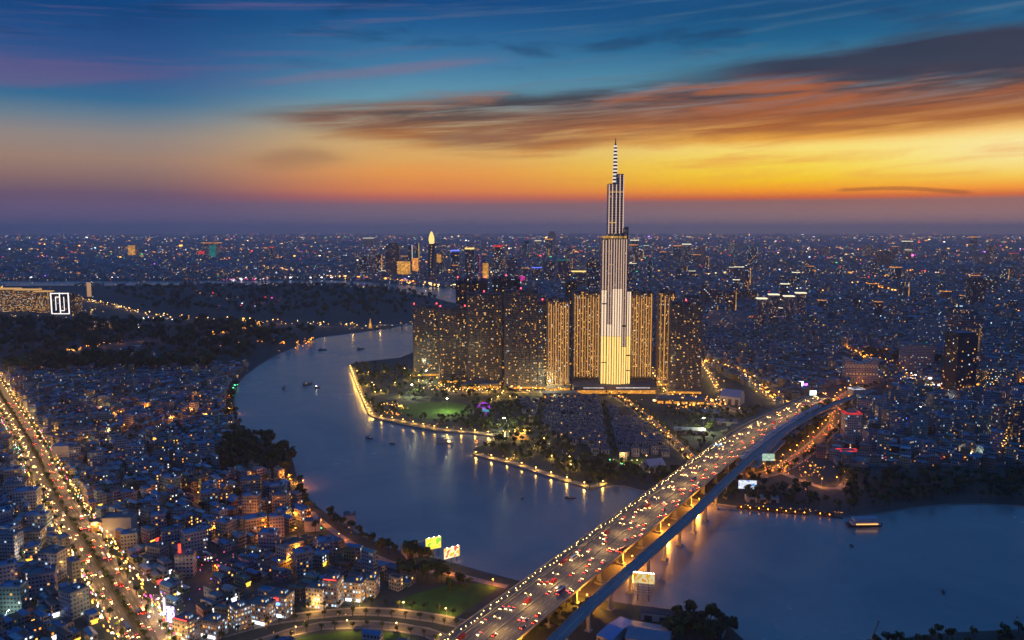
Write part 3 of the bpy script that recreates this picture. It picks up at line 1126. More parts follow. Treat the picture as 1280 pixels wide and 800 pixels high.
near, nearh = near[keep], nearh[keep]
nn = len(near)
nwi = rng.choice(len(WALLC), nn, p=[.2, .13, .06, .14, .17, .06, .06, .08, .04, .06])
nri = rng.choice(len(ROOFC), nn, p=[.25, .2, .16, .14, .11, .14])
ntype = rng.choice(3, nn, p=[.52, .36, .12])         # flat, gable, flat with stair head
near_jit = rng.uniform(0.75, 1.15, (nn, 1))
near_seed = rng.uniform(0, 1, nn)
size = near[:, 2] * nearh / (near[:, 0] ** 2 + near[:, 1] ** 2)
infr = (np.abs(near[:, 0]) < near[:, 1] * 0.655)
order = np.argsort(-size * infr)
pick = order[:300]
rest = np.ones(nn, bool)
rest[pick] = False


def emit_houses(acc, L, H, wi, ri, ty, jit, seed, mw, mr):
    wc = np.concatenate([wcol[wi] * jit, seed[:, None]], 1)
    rc = np.concatenate([rcol[ri] * jit, seed[:, None]], 1)
    fl = ty != 1
    acc.boxes(L[fl, 0], L[fl, 1], 0, H[fl], L[fl, 2], L[fl, 3], L[fl, 4], wc[fl], rc[fl], mw, mr)
    gb = ~fl
    acc.boxes(L[gb, 0], L[gb, 1], 0, H[gb], L[gb, 2], L[gb, 3], L[gb, 4], wc[gb], rc[gb], mw, mr, roofface=False)
    acc.gables(L[gb, 0], L[gb, 1], H[gb], L[gb, 2] * 0.28, L[gb, 2], L[gb, 3], L[gb, 4], rc[gb], mr, wc[gb], mw, 0.3)
    st = ty == 2
    off = L[st, 3] * 0.28
    acc.boxes(L[st, 0] - np.sin(L[st, 4]) * off, L[st, 1] + np.cos(L[st, 4]) * off, H[st] + 0.002, H[st] + 2.8, L[st, 2] * 0.6, L[st, 3] * 0.3, L[st, 4], wc[st], rc[st], mw, mr)


a = Acc()
emit_houses(a, near[rest], nearh[rest], nwi[rest], nri[rest], ntype[rest], near_jit[rest], near_seed[rest], 0, 1)
tag(a.build('townhouses', [house_fac, roof_attr]), kind='stuff')

a = Acc()
for (r0, r1, tile, lw, ld, al, h0, h1, sd_) in ((26000, 38000, 4500, 150, 160, 110, 8, 45, 9), (2600, 6000, 300, 13, 20, 11, 6, 19, 5), (6000, 12000, 800, 32, 36, 26, 8, 30, 6), (12000, 26000, 2200, 80, 90, 60, 8, 42, 8)):
    L, H = lots(r0, r1, tile, lw, ld, al, h0, h1, sd_, street=al)
    m_ = len(L)
    emit_houses(a, L, H, rng.choice(len(WALLC), m_, p=[.2, .13, .06, .14, .17, .06, .06, .08, .04, .06]), rng.choice(len(ROOFC), m_, p=[.3, .28, .12, .08, .08, .14]),
                rng.choice(2, m_, p=[.75, .25]), rng.uniform(0.6, 1.1, (m_, 1)), rng.uniform(0, 1, m_), 0, 1)
tag(a.build('far_city_houses', [far_fac, roof_attr]), kind='stuff')

# individual townhouses
win_warm = emat('window_warm', (1.0, 0.55, 0.13), 2.0)
win_white = emat('window_white', (0.9, 0.92, 0.85), 1.5)
win_orange = emat('window_orange', (1.0, 0.34, 0.05), 1.8)
WINS = [('warm lit', win_warm), ('white lit', win_white), ('orange lit', win_orange), ('dark', glass_dark)]
wallm = {nm: None for nm, _ in WALLC}
win_me = {}
for wn_, wm_ in WINS:
    win_me[wn_] = boxmesh('window', [wm_], (0, 0, 0, 1.5, 1.4, 0.16), make=False)
tank_me = None
a = Acc()
for k in range(10):
    t0, t1 = 2 * math.pi * k / 10, 2 * math.pi * (k + 1) / 10
    a.polys([[0.8 * math.cos(t0), 0.8 * math.sin(t0), 0.5], [0.8 * math.cos(t1), 0.8 * math.sin(t1), 0.5], [0.8 * math.cos(t1), 0.8 * math.sin(t1), 2.2], [0.8 * math.cos(t0), 0.8 * math.sin(t0), 2.2]])
    a.polys([[0.8 * math.cos(t0), 0.8 * math.sin(t0), 2.2], [0.8 * math.cos(t1), 0.8 * math.sin(t1), 2.2], [0, 0, 2.6]])
for sx in (-0.5, 0.5):
    for sy in (-0.5, 0.5):
        a.boxes(sx, sy, 0, 0.5, 0.15, 0.15)
tank_me = a.mesh('water_tank', [pale_metal])
STY = {1: 'single-storey', 2: 'two-storey', 3: 'three-storey', 4: 'four-storey', 5: 'five-storey', 6: 'six-storey', 7: 'seven-storey', 8: 'eight-storey', 9: 'nine-storey', 10: 'ten-storey', 11: 'eleven-storey'}
ROOFT = ['flat', 'gabled', 'stepped']
used = {}
AVEF = frames(AVE)
sign_cols = [('red', emat('sign_red', (1.0, 0.05, 0.04), 3.0)), ('yellow', emat('sign_yellow', (1.0, 0.5, 0.05), 2.4)), ('white', emat('sign_white', (0.95, 0.95, 1.0), 2.4)),
             ('green', emat('sign_green', (0.1, 1.0, 0.25), 4.0)), ('blue', emat('sign_blue', (0.1, 0.25, 1.0), 5.0)), ('magenta', emat('sign_magenta', (1.0, 0.1, 0.5), 4.0))]
LANDS = [('avenue', AVE, 48), ('lawn road', SLIP1, 40), ('riverside lane', RIV, 45), ('cross street', XST, 40), ('winding street', VST, 35), ('alley', VST2, 30)]
nd = {k: pdist(near[pick, 0], near[pick, 1], l) for k, l, _ in LANDS}
for q, i in enumerate(pick):
    x, y, w, d, t = near[i]
    H = nearh[i]
    st = max(1, int(round(H / 3.3)))
    wn_, wc = WALLC[nwi[i]]
    rn, rc = ROOFC[nri[i]]
    ty = ntype[i]
    # the front faces the viewer's side of its row
    fx, fy = -math.sin(t), math.cos(t)
    front = 1 if (fx * -x + fy * -y) > 0 else -1
    lights = rng.choice(4, p=[.3, .2, .08, .42])
    where = None
    for k, l, dist in LANDS:
        if nd[k][q] < dist:
            where = k
            break
    sidewx = 'left of' if x < np.interp(y, [p[1] for p in AVE[::-1]], [p[0] for p in AVE[::-1]]) else 'right of'
    bits = [STY.get(st, 'tall'), wn_, 'townhouse', ROOFT[ty], rn, 'roof']
    base = ' '.join(bits).replace('townhouse', 'townhouse with', 1)
    loc_ = 'by the ' + where if where else ('inland ' + sidewx + ' avenue' if x < 60 else 'beyond the right bank')
    extra = ''
    label = base + (', ' + WINS[lights][0] + ' windows, ') + loc_
    c = used.get(label, 0)
    used[label] = c + 1
    root = thing('townhouse', label, 'house', (x, y, 0), t, 'townhouses of the near city')
    jit = float(near_jit[i, 0])
    seed = float(near_seed[i])
    a = Acc()
    a.boxes(0, 0, 0, H, w, d, 0.0, (*[v * jit for v in wc], seed), None, 0, 0, roofface=False)
    a.build('walls', [house_fac], root)
    a = Acc()
    rc4 = (*[v * jit for v in rc], seed)
    if ty == 1:
        a.gables(0, 0, H, w * 0.28, w, d, 0.0, rc4, 0, rc4, 0, 0.35)
    else:
        a.boxes(0, 0, H, H + 0.25, w, d, 0.0, rc4, rc4)
        for (bx, by, bw, bd) in ((0, d / 2 - 0.1, w, 0.2), (0, -d / 2 + 0.1, w, 0.2), (w / 2 - 0.1, 0, 0.2, d - 0.4), (-w / 2 + 0.1, 0, 0.2, d - 0.4)):
            a.boxes(bx, by, H + 0.25, H + 1.0, bw, bd, 0.0, (*[v * jit for v in wc], seed))
    rf = a.build('roof', [roof_attr], root)
    if ty == 2:
        a = Acc()
        a.boxes(0, -front * d * 0.25, H + 0.25, H + 2.9, w * 0.6, d * 0.28, 0.0, (*[v * jit for v in wc], seed), rc4, 0, 1)
        a.build('stair_head', [house_fac, roof_attr], root)
    if ty != 1 and rng.uniform() < 0.5:
        tk = link('water_tank', tank_me, root)
        tk.location = (w * 0.2, front * d * 0.1, H + 0.25)
    nsh = min(st, 4)
    for s in range(1 if st > 1 else 0, nsh):
        for sx in ((-0.25, 0.25) if w > 5 else (0.0,)):
            lt = lights if rng.uniform() < 0.45 else 3
            wo_ = link('window', win_me[WINS[lt][0]], root)
            wo_.location = (sx * w, front * (d / 2), s * 3.3 + 1.1)
    if nd['avenue'][q] < 60 or rng.uniform() < 0.08:
        sc_ = sign_cols[int(rng.choice(6, p=[.14, .34, .34, .06, .06, .06]))]
        sg = boxmesh('shopfront', [sc_[1]], (0, front * (d / 2 + 0.3), 2.4, 3.4, w * 0.8, 0.5), (0, front * (d / 2 + 0.15), 0.2, 2.2, w * 0.6, 0.2), parent=root)
        root['label'] = base + ', lit ' + sc_[0] + ' shopfront, ' + loc_

# ================================================================== TOWERS
def at(px, pbase):
    return G(px, pbase)


def wpx(px_w, pbase):
    """width in metres of so many photo pixels at this base line"""
    x, y = G(640, pbase)
    return px_w * math.hypot(y, CAM_H) / FPX * 0.995


tower_dark = facade('tower_wall_dark', 2.4, 3.3, 0.085, 1.3, 0.93, (0.12, 0.105, 0.12), (0.15, 0.85), (0.25, 0.8), slab=0.2)
tower_brown = facade('tower_wall_brown', 2.4, 3.3, 0.2, 1.5, 0.97, (0.30, 0.21, 0.14), (0.15, 0.85), (0.25, 0.8), slab=0.3)
tower_blue = facade('tower_wall_blue', 2.4, 3.3, 0.1, 1.2, 0.85, (0.14, 0.16, 0.22), (0.15, 0.85), (0.25, 0.8), slab=0.2)
tower_black = facade('tower_wall_black', 3.0, 3.4, 0.05, 1.3, 0.85, (0.035, 0.045, 0.06), (0.1, 0.9), (0.2, 0.85))
office_pale = facade('office_wall_pale', 3.0, 3.4, 0.06, 1.2, 0.7, (0.42, 0.40, 0.40), (0.2, 0.8), (0.3, 0.75))
cbd_fac = facade('cbd_wall', 6.0, 6.0, 0.09, 1.8, 0.6, (0.06, 0.07, 0.10), (0.15, 0.85), (0.25, 0.8))
cbd_red = facade('cbd_wall_red', 6.0, 6.0, 0.14, 1.8, 0.6, (0.16, 0.08, 0.09), (0.15, 0.85), (0.25, 0.8))
pier_dark = pmat('pier_dark', (0.13, 0.12, 0.125), 0.8, scale=0.05)
pier_brown = pmat('pier_brown', (0.34, 0.25, 0.17), 0.8, scale=0.05)
roof_grey = pmat('roof_grey', (0.16, 0.17, 0.19), 0.85, scale=0.1)
glow_fin = emat('uplight_glow_gold', (1.0, 0.46, 0.12), 0.8)  # warm uplighting on the golden towers, put into glowing fins
glow_fin2 = emat('uplight_glow_warm', (1.0, 0.48, 0.16), 0.48)
beacon_m = emat('beacon_red', (1.0, 0.04, 0.05), 14.0)
podium_lit = emat('podium_shop_lights', (1.0, 0.42, 0.06), 1.3, 0.25, (0.35, 0.12, 0.02))
white_strip = emat('white_strip_light', (0.95, 0.8, 0.8), 1.4, 0.3, (0.3, 0.25, 0.25))
pane_me = boxmesh('window', [emat('tower_window', (1.0, 0.52, 0.1), 1.7)], (0, 0, 0, 1.7, 1.9, 0.2), make=False)


def apartment_tower(label, px, pb, pt, pw, depth, rot, mat, pierm, bays=4, fins=None, beacons=0, group='apartment towers on the peninsula', back=0, panes=24, crown=True):
    x, y = at(px, pb)
    w = wpx(pw, pb)
    H = ZH(pt, y)
    y += depth / 2 + back
    root = thing('apartment_tower', label, 'tower', (x, y, 0), R(rot), group)
    bw = w / bays
    a = Acc()
    sd = rng.uniform(0, 1)
    tops = []
    for k in range(bays):
        cx = -w / 2 + bw * (k + 0.5)
        dz = 0 if k in (0, bays - 1) else 4.0 * (k % 2)
        dd = depth * (0.86 if k % 2 else 1.0)
        hh = H - 6 + dz
        a.boxes(cx, 0, 0, hh, bw - 0.02, dd, 0.0, (0.2, 0.2, 0.2, (sd + k * 0.137) % 1), None, 0, 1, u0=k * 11.0)
        tops.append((cx, dd, hh))
    a.build('walls', [mat, roof_grey], root)
    for k in range(bays + 1):
        cx = -w / 2 + bw * k
        boxmesh('pier', [pierm], (0, 0, 0, H - 2, 1.6, depth + 1.6), parent=root).location = (cx, 0, 0)
    if crown:
        for cx, dd, hh in tops:
            boxmesh('roof_plant', [roof_grey], (cx, 0, hh + 0.01, hh + 4.5, bw * 0.6, dd * 0.5), (cx, 0, hh + 4.5, hh + 5.2, bw * 0.75, dd * 0.6), parent=root)
    if fins:
        for k in range(fins):
            fx = -w / 2 + w * (k + 0.5) / fins
            boxmesh('uplight_glow_fin', [glow_fin if k % 2 else glow_fin2], (0, 0, 12, H - 8 - 3 * (k % 3), 1.7, 0.5), parent=root).location = (fx, -depth / 2 - 0.9, 0)
    nfl = int((H - 14) / 3.3)
    for k in range(panes):
        i = int(rng.integers(0, bays))
        cx, dd, hh = tops[i]
        nu = max(1, int(bw / 2.4) - 1)
        u = (int(rng.integers(0, nu)) + 0.5) * 2.4 - bw / 2 + 1.2
        v = int(rng.integers(2, max(3, nfl))) * 3.3 + 1.0
        p = link('window', pane_me, root)
        p.location = (cx + u, -dd / 2 - 0.05, v)
    boxmesh('podium', [pier_dark, podium_lit], (0, 0, 0, 9, w + 6, depth + 8), (0, -depth / 2 - 4.2, 1, 4.5, w + 2, 0.5, 0, 1), parent=root)
    for k in range(beacons):
        b_ = boxmesh('beacon', [beacon_m], (0, 0, 0, 2.0, 1.6, 1.6), parent=root)
        b_.location = ((-0.5 + k / max(1, beacons - 1)) * w * 0.9 if beacons > 1 else 0, 0, H + 0.5)
    return root


TW = [
    ('dark slab tower at the river end of the apartment cluster', 532, 470, 381, 31, 26, 8, tower_dark, pier_dark, 4, None, 2, 0),
    ('dark tower second from the river in the front row of apartments', 566, 478, 384, 34, 26, 8, tower_dark, pier_dark, 5, None, 2, 0),
    ('broad dark tower with many lit windows in the middle of the front row', 605, 482, 366, 42, 28, 6, tower_dark, pier_dark, 5, None, 1, 6),
    ('tall dark apartment tower left of the two toned golden tower', 651, 486, 362, 40, 28, 4, tower_dark, pier_dark, 5, None, 1, 0),
    ('tall black backed tower rising behind the river end of the cluster', 588, 468, 350, 40, 28, 2, tower_black, pier_dark, 4, None, 2, 60),
    ('highest dark tower standing behind the middle of the cluster', 632, 468, 348, 36, 28, 2, tower_black, pier_dark, 4, None, 1, 70),
    ('narrow dark side wing joined left of the golden lit tower', 678, 486, 376, 12, 30, 4, tower_blue, pier_dark, 2, None, 1, 0),
    ('golden lit apartment tower left of the skyscraper and its flank slab', 697, 488, 372, 27, 28, 3, tower_brown, pier_brown, 4, 9, 0, 0),
    ('golden lit slab joined to the left flank of the skyscraper', 735, 480, 364, 36, 34, 0, tower_brown, pier_brown, 4, 11, 0, 14),
    ('golden lit slab joined to the right flank of the skyscraper', 800, 480, 364, 31, 34, 0, tower_brown, pier_brown, 4, 10, 0, 14),
    ('brown lit narrow tower edge behind the easternmost dark tower', 836, 486, 364, 20, 26, -4, tower_brown, pier_brown, 3, 4, 1, 30),
    ('dark blue tower with warm windows standing right of the skyscraper', 857, 492, 377, 38, 30, -6, tower_dark, pier_dark, 5, None, 1, 0),
    ('pale edged tower peeping out behind the dark blue tower', 872, 482, 372, 18, 26, -6, tower_blue, pier_dark, 2, None, 0, 60),
    ('slim dark tower in the gap behind the golden towers', 716, 462, 352, 14, 24, 0, tower_black, pier_dark, 2, None, 0, 60),
]
for (lb, px, pb, pt, pw, dp, rot, mt, pm2, bays, fins, bc, bk) in TW:
    apartment_tower(lb, px, pb, pt, pw, dp, rot, mt, pm2, bays, fins, bc, back=bk)

# the skyscraper: a bundle of square tubes of different heights
SX, SY = at(766, 487)
LM = thing('skyscraper', 'very tall stepped skyscraper of bundled shafts with a banded spire, lit gold at its foot', 'skyscraper', (SX, SY, 0))
mpx = wpx(1.0, 487)
sky_fac = facade('skyscraper_wall', 2.1, 4.0, 0.10, 0.9, 0.8, (0.30, 0.25, 0.25), (0.15, 0.85), (0.4, 0.8), glass=(0.05, 0.045, 0.05), slab=0.42)
led_gold = emat('led_gold', (1.0, 0.60, 0.17), 1.6)
led_white = emat('led_white', (1.0, 0.72, 0.48), 1.15)
led_dim = emat('led_dim', (1.0, 0.66, 0.48), 0.7)
Zt = lambda py: ZH(py, SY)
# (left px, right px, top py, depth m, lit: [(y0,y1,mat)])
cols = [(749, 756, 298, 26, 362, 300), (756, 762, 292, 34, 404, 299), (762, 768, 292, 40, 360, 299), (768, 774, 292, 40, 360, 299),
        (774, 780, 285, 34, 432, 299), (780, 786, 363, 26, 364, None)]
for i, (x0, x1, tp, dep, wt_, dm) in enumerate(cols):
    cx, w = ((x0 + x1) / 2 - 766) * mpx, (x1 - x0) * mpx
    a = Acc()
    a.boxes(0, 0, 0, Zt(tp), w - 0.6, dep, 0.0, (0.3, 0.3, 0.3, 0.11 * i), None, 0, 1, u0=i * 9)
    s_ = a.build('shaft', [sky_fac, roof_grey], LM)
    s_.location = (cx, 0, 0)
    boxmesh('corner_pier', [pmat('pier_bronze', (0.12, 0.09, 0.07), 0.5)], (0, 0, 0, Zt(tp) + 2, 1.5, dep + 3.2), parent=LM).location = (cx + w / 2, 0, 0)
    nf = 2
    for k in range(nf):
        fx = cx - w / 2 + w * (k + 0.5) / nf
        for sgn in (-1, 1):
            yy = sgn * (dep / 2 + 0.5)
            zt = Zt(wt_)
            z1 = min(zt, Zt(419))
            boxmesh('light_strip', [led_gold], (fx, yy, 10, z1, w / nf * 0.66, 0.7), parent=LM)
            if zt > z1 + 4:
                boxmesh('light_strip', [led_white], (fx, yy, z1 + 0.5, zt, w / nf * 0.62, 0.7), parent=LM)
            if dm:
                boxmesh('light_strip', [led_dim], (fx, yy, max(z1, zt) + 1.0, Zt(dm), w / nf * 0.38, 0.6), parent=LM)
# thin lit edges running up the upper shafts
for (xx, zt) in ((757, 231), (761, 231), (765.6, 231), (770, 219), (774.2, 219)):
    boxmesh('light_strip', [emat('led_faint', (1.0, 0.68, 0.52), 0.8)], ((xx - 766) * mpx, -14.6, Zt(294), Zt(zt), 1.5, 0.6), parent=LM)
for (xa, xb, ya, yb) in ((750, 756, 378, 379.5), (774, 780, 405, 407), (750, 756, 451, 452), (780, 786, 442, 443.5), (780, 786, 461, 462)):
    boxmesh('refuge_floor', [pmat('refuge_dark', (0.05, 0.04, 0.04), 0.7)], (((xa + xb) / 2 - 766) * mpx, -((13 if xa != 774 else 17) + 1.0), Zt(yb), Zt(ya), (xb - xa) * mpx, 1.0), parent=LM)
up_fac = facade('skyscraper_upper_wall', 2.4, 4.4, 0.02, 0.8, 0.8, (0.24, 0.20, 0.20), (0.12, 0.88), (0.3, 0.85), glass=(0.04, 0.04, 0.06), slab=0.7)
for (x0, x1, tp, dep, i) in ((756.5, 765.5, 230, 26, 0), (765.7, 774.5, 218, 28, 1), (774.5, 779, 284, 24, 2)):
    a = Acc()
    a.boxes(0, 0, Zt(294), Zt(tp), (x1 - x0) * mpx, dep, 0.0, (0.3, 0.3, 0.3, 0.31 * i), None, 0, 1)
    a.build('upper_shaft', [up_fac, roof_grey], LM).location = (((x0 + x1) / 2 - 766) * mpx, 0, 0)
belt_m = emat('belt_lights', (1.0, 0.58, 0.14), 0.9, 0.2, (0.3, 0.14, 0.03))
for (x0, x1, y0, y1, dep) in ((752, 778, 297.5, 295, 41), (757, 768, 279, 277.5, 27), (757.5, 774, 241, 239.5, 28.6)):
    boxmesh('light_belt', [belt_m], (((x0 + x1) / 2 - 766) * mpx, 0, Zt(y0), Zt(y1), (x1 - x0) * mpx, dep), parent=LM)
sp = lathe('spire', [(4.0, Zt(231)), (3.6, Zt(200)), (2.6, Zt(183)), (1.0, Zt(179)), (0.5, Zt(173)), (0.0, Zt(172))], 12, dark_metal, LM, loc=(-1.0 * mpx, 0, 0))
ring_m = emat('spire_ring_light', (1.0, 0.88, 0.78), 0.9)
for k in range(11):
    py = 228 - k * 4.4
    r_ = 4.6 - 0.16 * k
    lathe('spire_ring', [(r_ * 0.9, Zt(py)), (r_, Zt(py)), (r_, Zt(py - 2.2)), (r_ * 0.9, Zt(py - 2.2))], 12, ring_m, sp, loc=(0, 0, 0))
boxmesh('podium', [pier_dark, podium_lit, white_strip], (0, -16, 0, 14, 150, 60), (0, -46.4, 2, 8, 140, 0.6, 0, 1), (30, -46.8, 12, 13.4, 60, 0.6, 0, 2), (-40, -46.8, 12, 13.2, 36, 0.6, 0, 2), parent=LM)

# shopping and village roofs in front of the towers
for (px, py, w, d, h, rot, lb) in ((600, 484, 70, 26, 8, 4, 'long low shop hall with glowing front below the dark towers'),
                                   (700, 496, 60, 22, 8, 2, 'low shop hall with glowing front below the golden tower'),
                                   (850, 503, 80, 28, 8, -8, 'low market hall with orange lights below the dark blue tower')):
    x, y = at(px, py)
    t = thing('shop_hall', lb, 'shop', (x, y, 0), R(rot))
    boxmesh('walls', [pier_dark], (0, 0, 0, h, w, d), parent=t)
    boxmesh('roof', [roof_grey], (0, 0, h + 0.01, h + 0.8, w + 2, d + 2), parent=t)
    for k in range(6):
        boxmesh('shopfront', [podium_lit], (-w / 2 + w * (k + 0.5) / 6, -d / 2 - 0.3, 0.5, 4.5, w / 8, 0.4), parent=t)

# ------------------------------------------------------------------ towers of the far centre and other large buildings
def high_rise(label, px, pb, pt, pw, mat=None, rot=0.0, roof=None, rcol=None, cat='high rise', dp=None, name='high_rise', group=None, setback=True):
    x, y = at(px, pb)
    w = wpx(pw, pb)
    H = ZH(pt, y)
    d = dp or w * 0.8
    t = thing(name, label, cat, (x, y + d / 2, 0), R(rot), group)
    a = Acc()
    s = rng.uniform(0, 1)
    a.boxes(0, 0, 0, H * (0.93 if setback else 1), w, d, 0.0, (0.2, 0.2, 0.2, s), None, 0, 1)
    if setback:
        a.boxes(0, 0, H * 0.93, H, w * 0.66, d * 0.66, 0.0, (0.2, 0.2, 0.2, s), None, 0, 1)
    a.build('walls', [mat or cbd_fac, roof_grey], t)
    if roof == 'crown':
        boxmesh('crown_light', [rcol], (0, 0, H * 0.94, H * 0.985, w * 1.04, d * 1.04), parent=t)
    elif roof == 'edge':
        boxmesh('edge_light', [rcol], (w / 2, -d / 2, 0, H, w * 0.1, w * 0.1), parent=t)
    elif roof == 'slab':
        boxmesh('roof_light', [rcol], (0, 0, H + 0.1, H + max(3.0, w * 0.06), w * 1.15, d * 1.15), parent=t)
    elif roof == 'panel':
        boxmesh('light_panel', [rcol], (0, -d / 2 - 1.0, H * 0.55, H * 0.85, w * 0.7, 1.2), parent=t)
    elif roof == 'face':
        boxmesh('floodlit_glow_face', [rcol], (0, -d / 2 - 1.0, H * 0.06, H * 0.96, w * 0.9, 1.2), parent=t)  # floodlighting of the front wall painted as a glowing panel
    return t


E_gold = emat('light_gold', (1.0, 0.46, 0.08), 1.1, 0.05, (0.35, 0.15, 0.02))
E_yel = emat('light_yellow', (1.0, 0.68, 0.2), 1.5)
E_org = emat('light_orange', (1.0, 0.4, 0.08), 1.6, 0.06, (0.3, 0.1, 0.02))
E_red = emat('light_red', (1.0, 0.05, 0.05), 1.2, 0.08, (0.3, 0.02, 0.03))
E_blu = emat('light_blue', (0.1, 0.15, 1.0), 2.5)
E_mag = emat('light_magenta', (0.9, 0.06, 0.45), 0.8, 0.06, (0.3, 0.02, 0.2))
E_wht = emat('light_white', (0.95, 0.95, 1.0), 1.0, 0.1, (0.3, 0.3, 0.35))
E_cream = emat('light_cream', (1.0, 0.9, 0.6), 1.3)
E_grn = emat('light_green', (0.05, 0.5, 0.4), 0.5, 0.06, (0.02, 0.2, 0.25))
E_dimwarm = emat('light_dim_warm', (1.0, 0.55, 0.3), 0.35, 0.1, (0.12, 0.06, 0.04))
for args in [
    ('dark rounded tower on the far river bank, tallest of the bank', 491, 345, 304, 17, tower_black),
    ('grey tower just left of the dark far bank tower', 473, 345, 318, 9, cbd_red, 0, 'edge', E_org),
    ('low dark tower beside the blue lit quay', 455, 343, 320, 10, cbd_fac),
    ('pair edge lit slim tower left of the yellow strip tower', 513, 341, 306, 5, cbd_fac, 0, 'edge', E_cream),
    ('slim tower with a tall yellow light strip in the far centre', 522, 341, 304, 4, cbd_fac, 0, 'edge', E_yel),
    ('squat orange floodlit building on the far bank', 505, 346, 326, 18, cbd_red, 0, 'face', E_gold),
    ('low orange floodlit block behind the far quay', 519, 342, 322, 9, cbd_red, 0, 'face', E_org),
    ('tower with orange lit top right of the lens shaped tower', 549, 346, 313, 8, cbd_fac, 0, 'panel', E_gold),
    ('dark far centre tower with a blue lit crown', 569, 345, 312, 10, cbd_fac, 0, 'crown', E_blu),
    ('stepped far centre tower with golden terraces', 587, 352, 309, 11, cbd_fac, 0, 'crown', E_yel),
    ('tower with magenta lights right of the golden terraced one', 597, 352, 318, 6, cbd_red, 0, 'edge', E_mag),
    ('reddish far tower with dotted red lights', 622, 350, 306, 12, cbd_red, 0, 'crown', E_red),
    ('yellow faced block below the reddish far tower', 607, 352, 328, 8, cbd_red, 0, 'face', E_gold),
    ('plain far block between the reddish tower and cluster', 640, 352, 322, 12, cbd_fac),
    ('magenta lit block above the dark cluster', 650, 362, 342, 18, cbd_red, 0, 'panel', E_mag),
    ('violet topped far block left of the twin dark blocks', 671, 350, 334, 12, cbd_fac, 0, 'crown', E_blu),
    ('left one of the twin dark blocks behind the golden towers', 686, 352, 326, 14, cbd_fac),
    ('right one of the twin dark blocks behind the golden towers', 704, 352, 324, 13, cbd_fac, 0, 'crown', E_grn),
    ('block with bright yellow roof board left of the skyscraper', 724, 362, 340, 16, cbd_fac, 0, 'slab', E_yel),
    ('dark tower tucked behind the left side of the skyscraper', 741, 366, 322, 16, cbd_fac),
    ('slim dark tower right of the skyscraper with a green light', 812, 352, 326, 6, cbd_fac, 0, 'edge', E_grn),
    ('broad dark block on the plain right of the skyscraper', 1108, 336, 314, 18, tower_black),
    ('dark slab tower behind the floodlit tower at the right', 1222, 384, 347, 17, tower_black),
    ('far tower with a red crown at the right edge', 1268, 330, 316, 8, cbd_red, 0, 'crown', E_red),
    ('yellow lit low tower far left on the skyline', 165, 322, 306, 10, cbd_red, 0, 'face', E_gold),
    ('blue centred block of the far red lit group', 266, 324, 306, 9, cbd_fac, 0, 'face', E_grn),
    ('red lit block of the far left group', 252, 324, 312, 12, cbd_red, 0, 'panel', E_red),
    ('orange lit top block of the far left group', 262, 320, 303, 20, cbd_red, 0, 'crown', E_org),
    ('tower with a red beacon far left of centre', 340, 330, 308, 5, cbd_fac, 0, 'crown', E_red),
    ('white topped hotel block on the left skyline', 460, 312, 297, 12, cbd_fac, 0, 'crown', E_cream),
]:
    high_rise(*args)

# lens shaped tower with a helipad and a lit crown
x, y = at(540, 350)
t = thing('lens_tower', 'slender lens shaped tower with lit yellow tip and a round helipad', 'skyscraper', (x, y, 0))
H = ZH(289, y)
a = Acc()
wb = wpx(12, 350)
for k in range(12):
    z0, z1 = H * 0.72 * k / 12, H * 0.72 * (k + 1) / 12
    ww = wb * (1 - 0.35 * (k / 12) ** 2)
    a.boxes(0, 0, z0, z1, ww, ww * 0.6, 0.0, (0.2, 0.2, 0.2, 0.4), None, 0, 1)
a.build('walls', [cbd_fac, roof_grey], t)
lathe('helipad', [(0, H * 0.71), (wb * 0.5, H * 0.73), (wb * 0.52, H * 0.745), (0, H * 0.745)], 16, roof_grey, t, loc=(wb * 0.3, -wb * 0.3, 0))
lathe('lit_crown', [(wb * 0.22, H * 0.74), (wb * 0.3, H * 0.82), (wb * 0.26, H * 0.9), (wb * 0.1, H * 0.98), (0, H)], 12, E_yel, t)

# dense field of mid rises that individually stand out over the far city
g2 = np.random.default_rng(21)
cnt = 0
DIRS = [(640, 'behind the cluster'), (900, 'right of the skyscraper'), (1280, 'towards the right edge')]
for k in range(400):
    px = g2.uniform(440, 1275)
    pb = g2.uniform(318, 400) if px > 880 else g2.uniform(318, 362)
    x, y = at(px, pb)
    if not allowed(np.array([x]), np.array([y]), 30)[0]:
        continue
    pw = g2.uniform(4, 10) * (1.0 if pb < 350 else 1.2)
    ph = pw * g2.uniform(1.2, 3.0)
    reg = [nm for lim, nm in DIRS if px <= lim][0]
    kind = int(g2.integers(0, 6))
    adj = ['plain dark', 'warm crowned', 'plain reddish', 'white crowned', 'orange edged', 'plain grey'][kind]
    dist_ = 'near the horizon' if pb < 330 else ('in the middle distance' if pb < 355 else 'on the nearer plain')
    high_rise(adj + ' high rise ' + dist_ + ' ' + reg, px, pb, pb - ph, pw, [cbd_fac, cbd_fac, cbd_red, cbd_fac, cbd_red, tower_blue][kind], g2.uniform(-25, 25),
              [None, 'crown', None, 'crown', 'edge', None][kind], [None, E_org, None, E_cream, E_gold, None][kind], group=adj + ' high rises ' + dist_ + ' ' + reg)
    cnt += 1
    if cnt >= 110:
        break

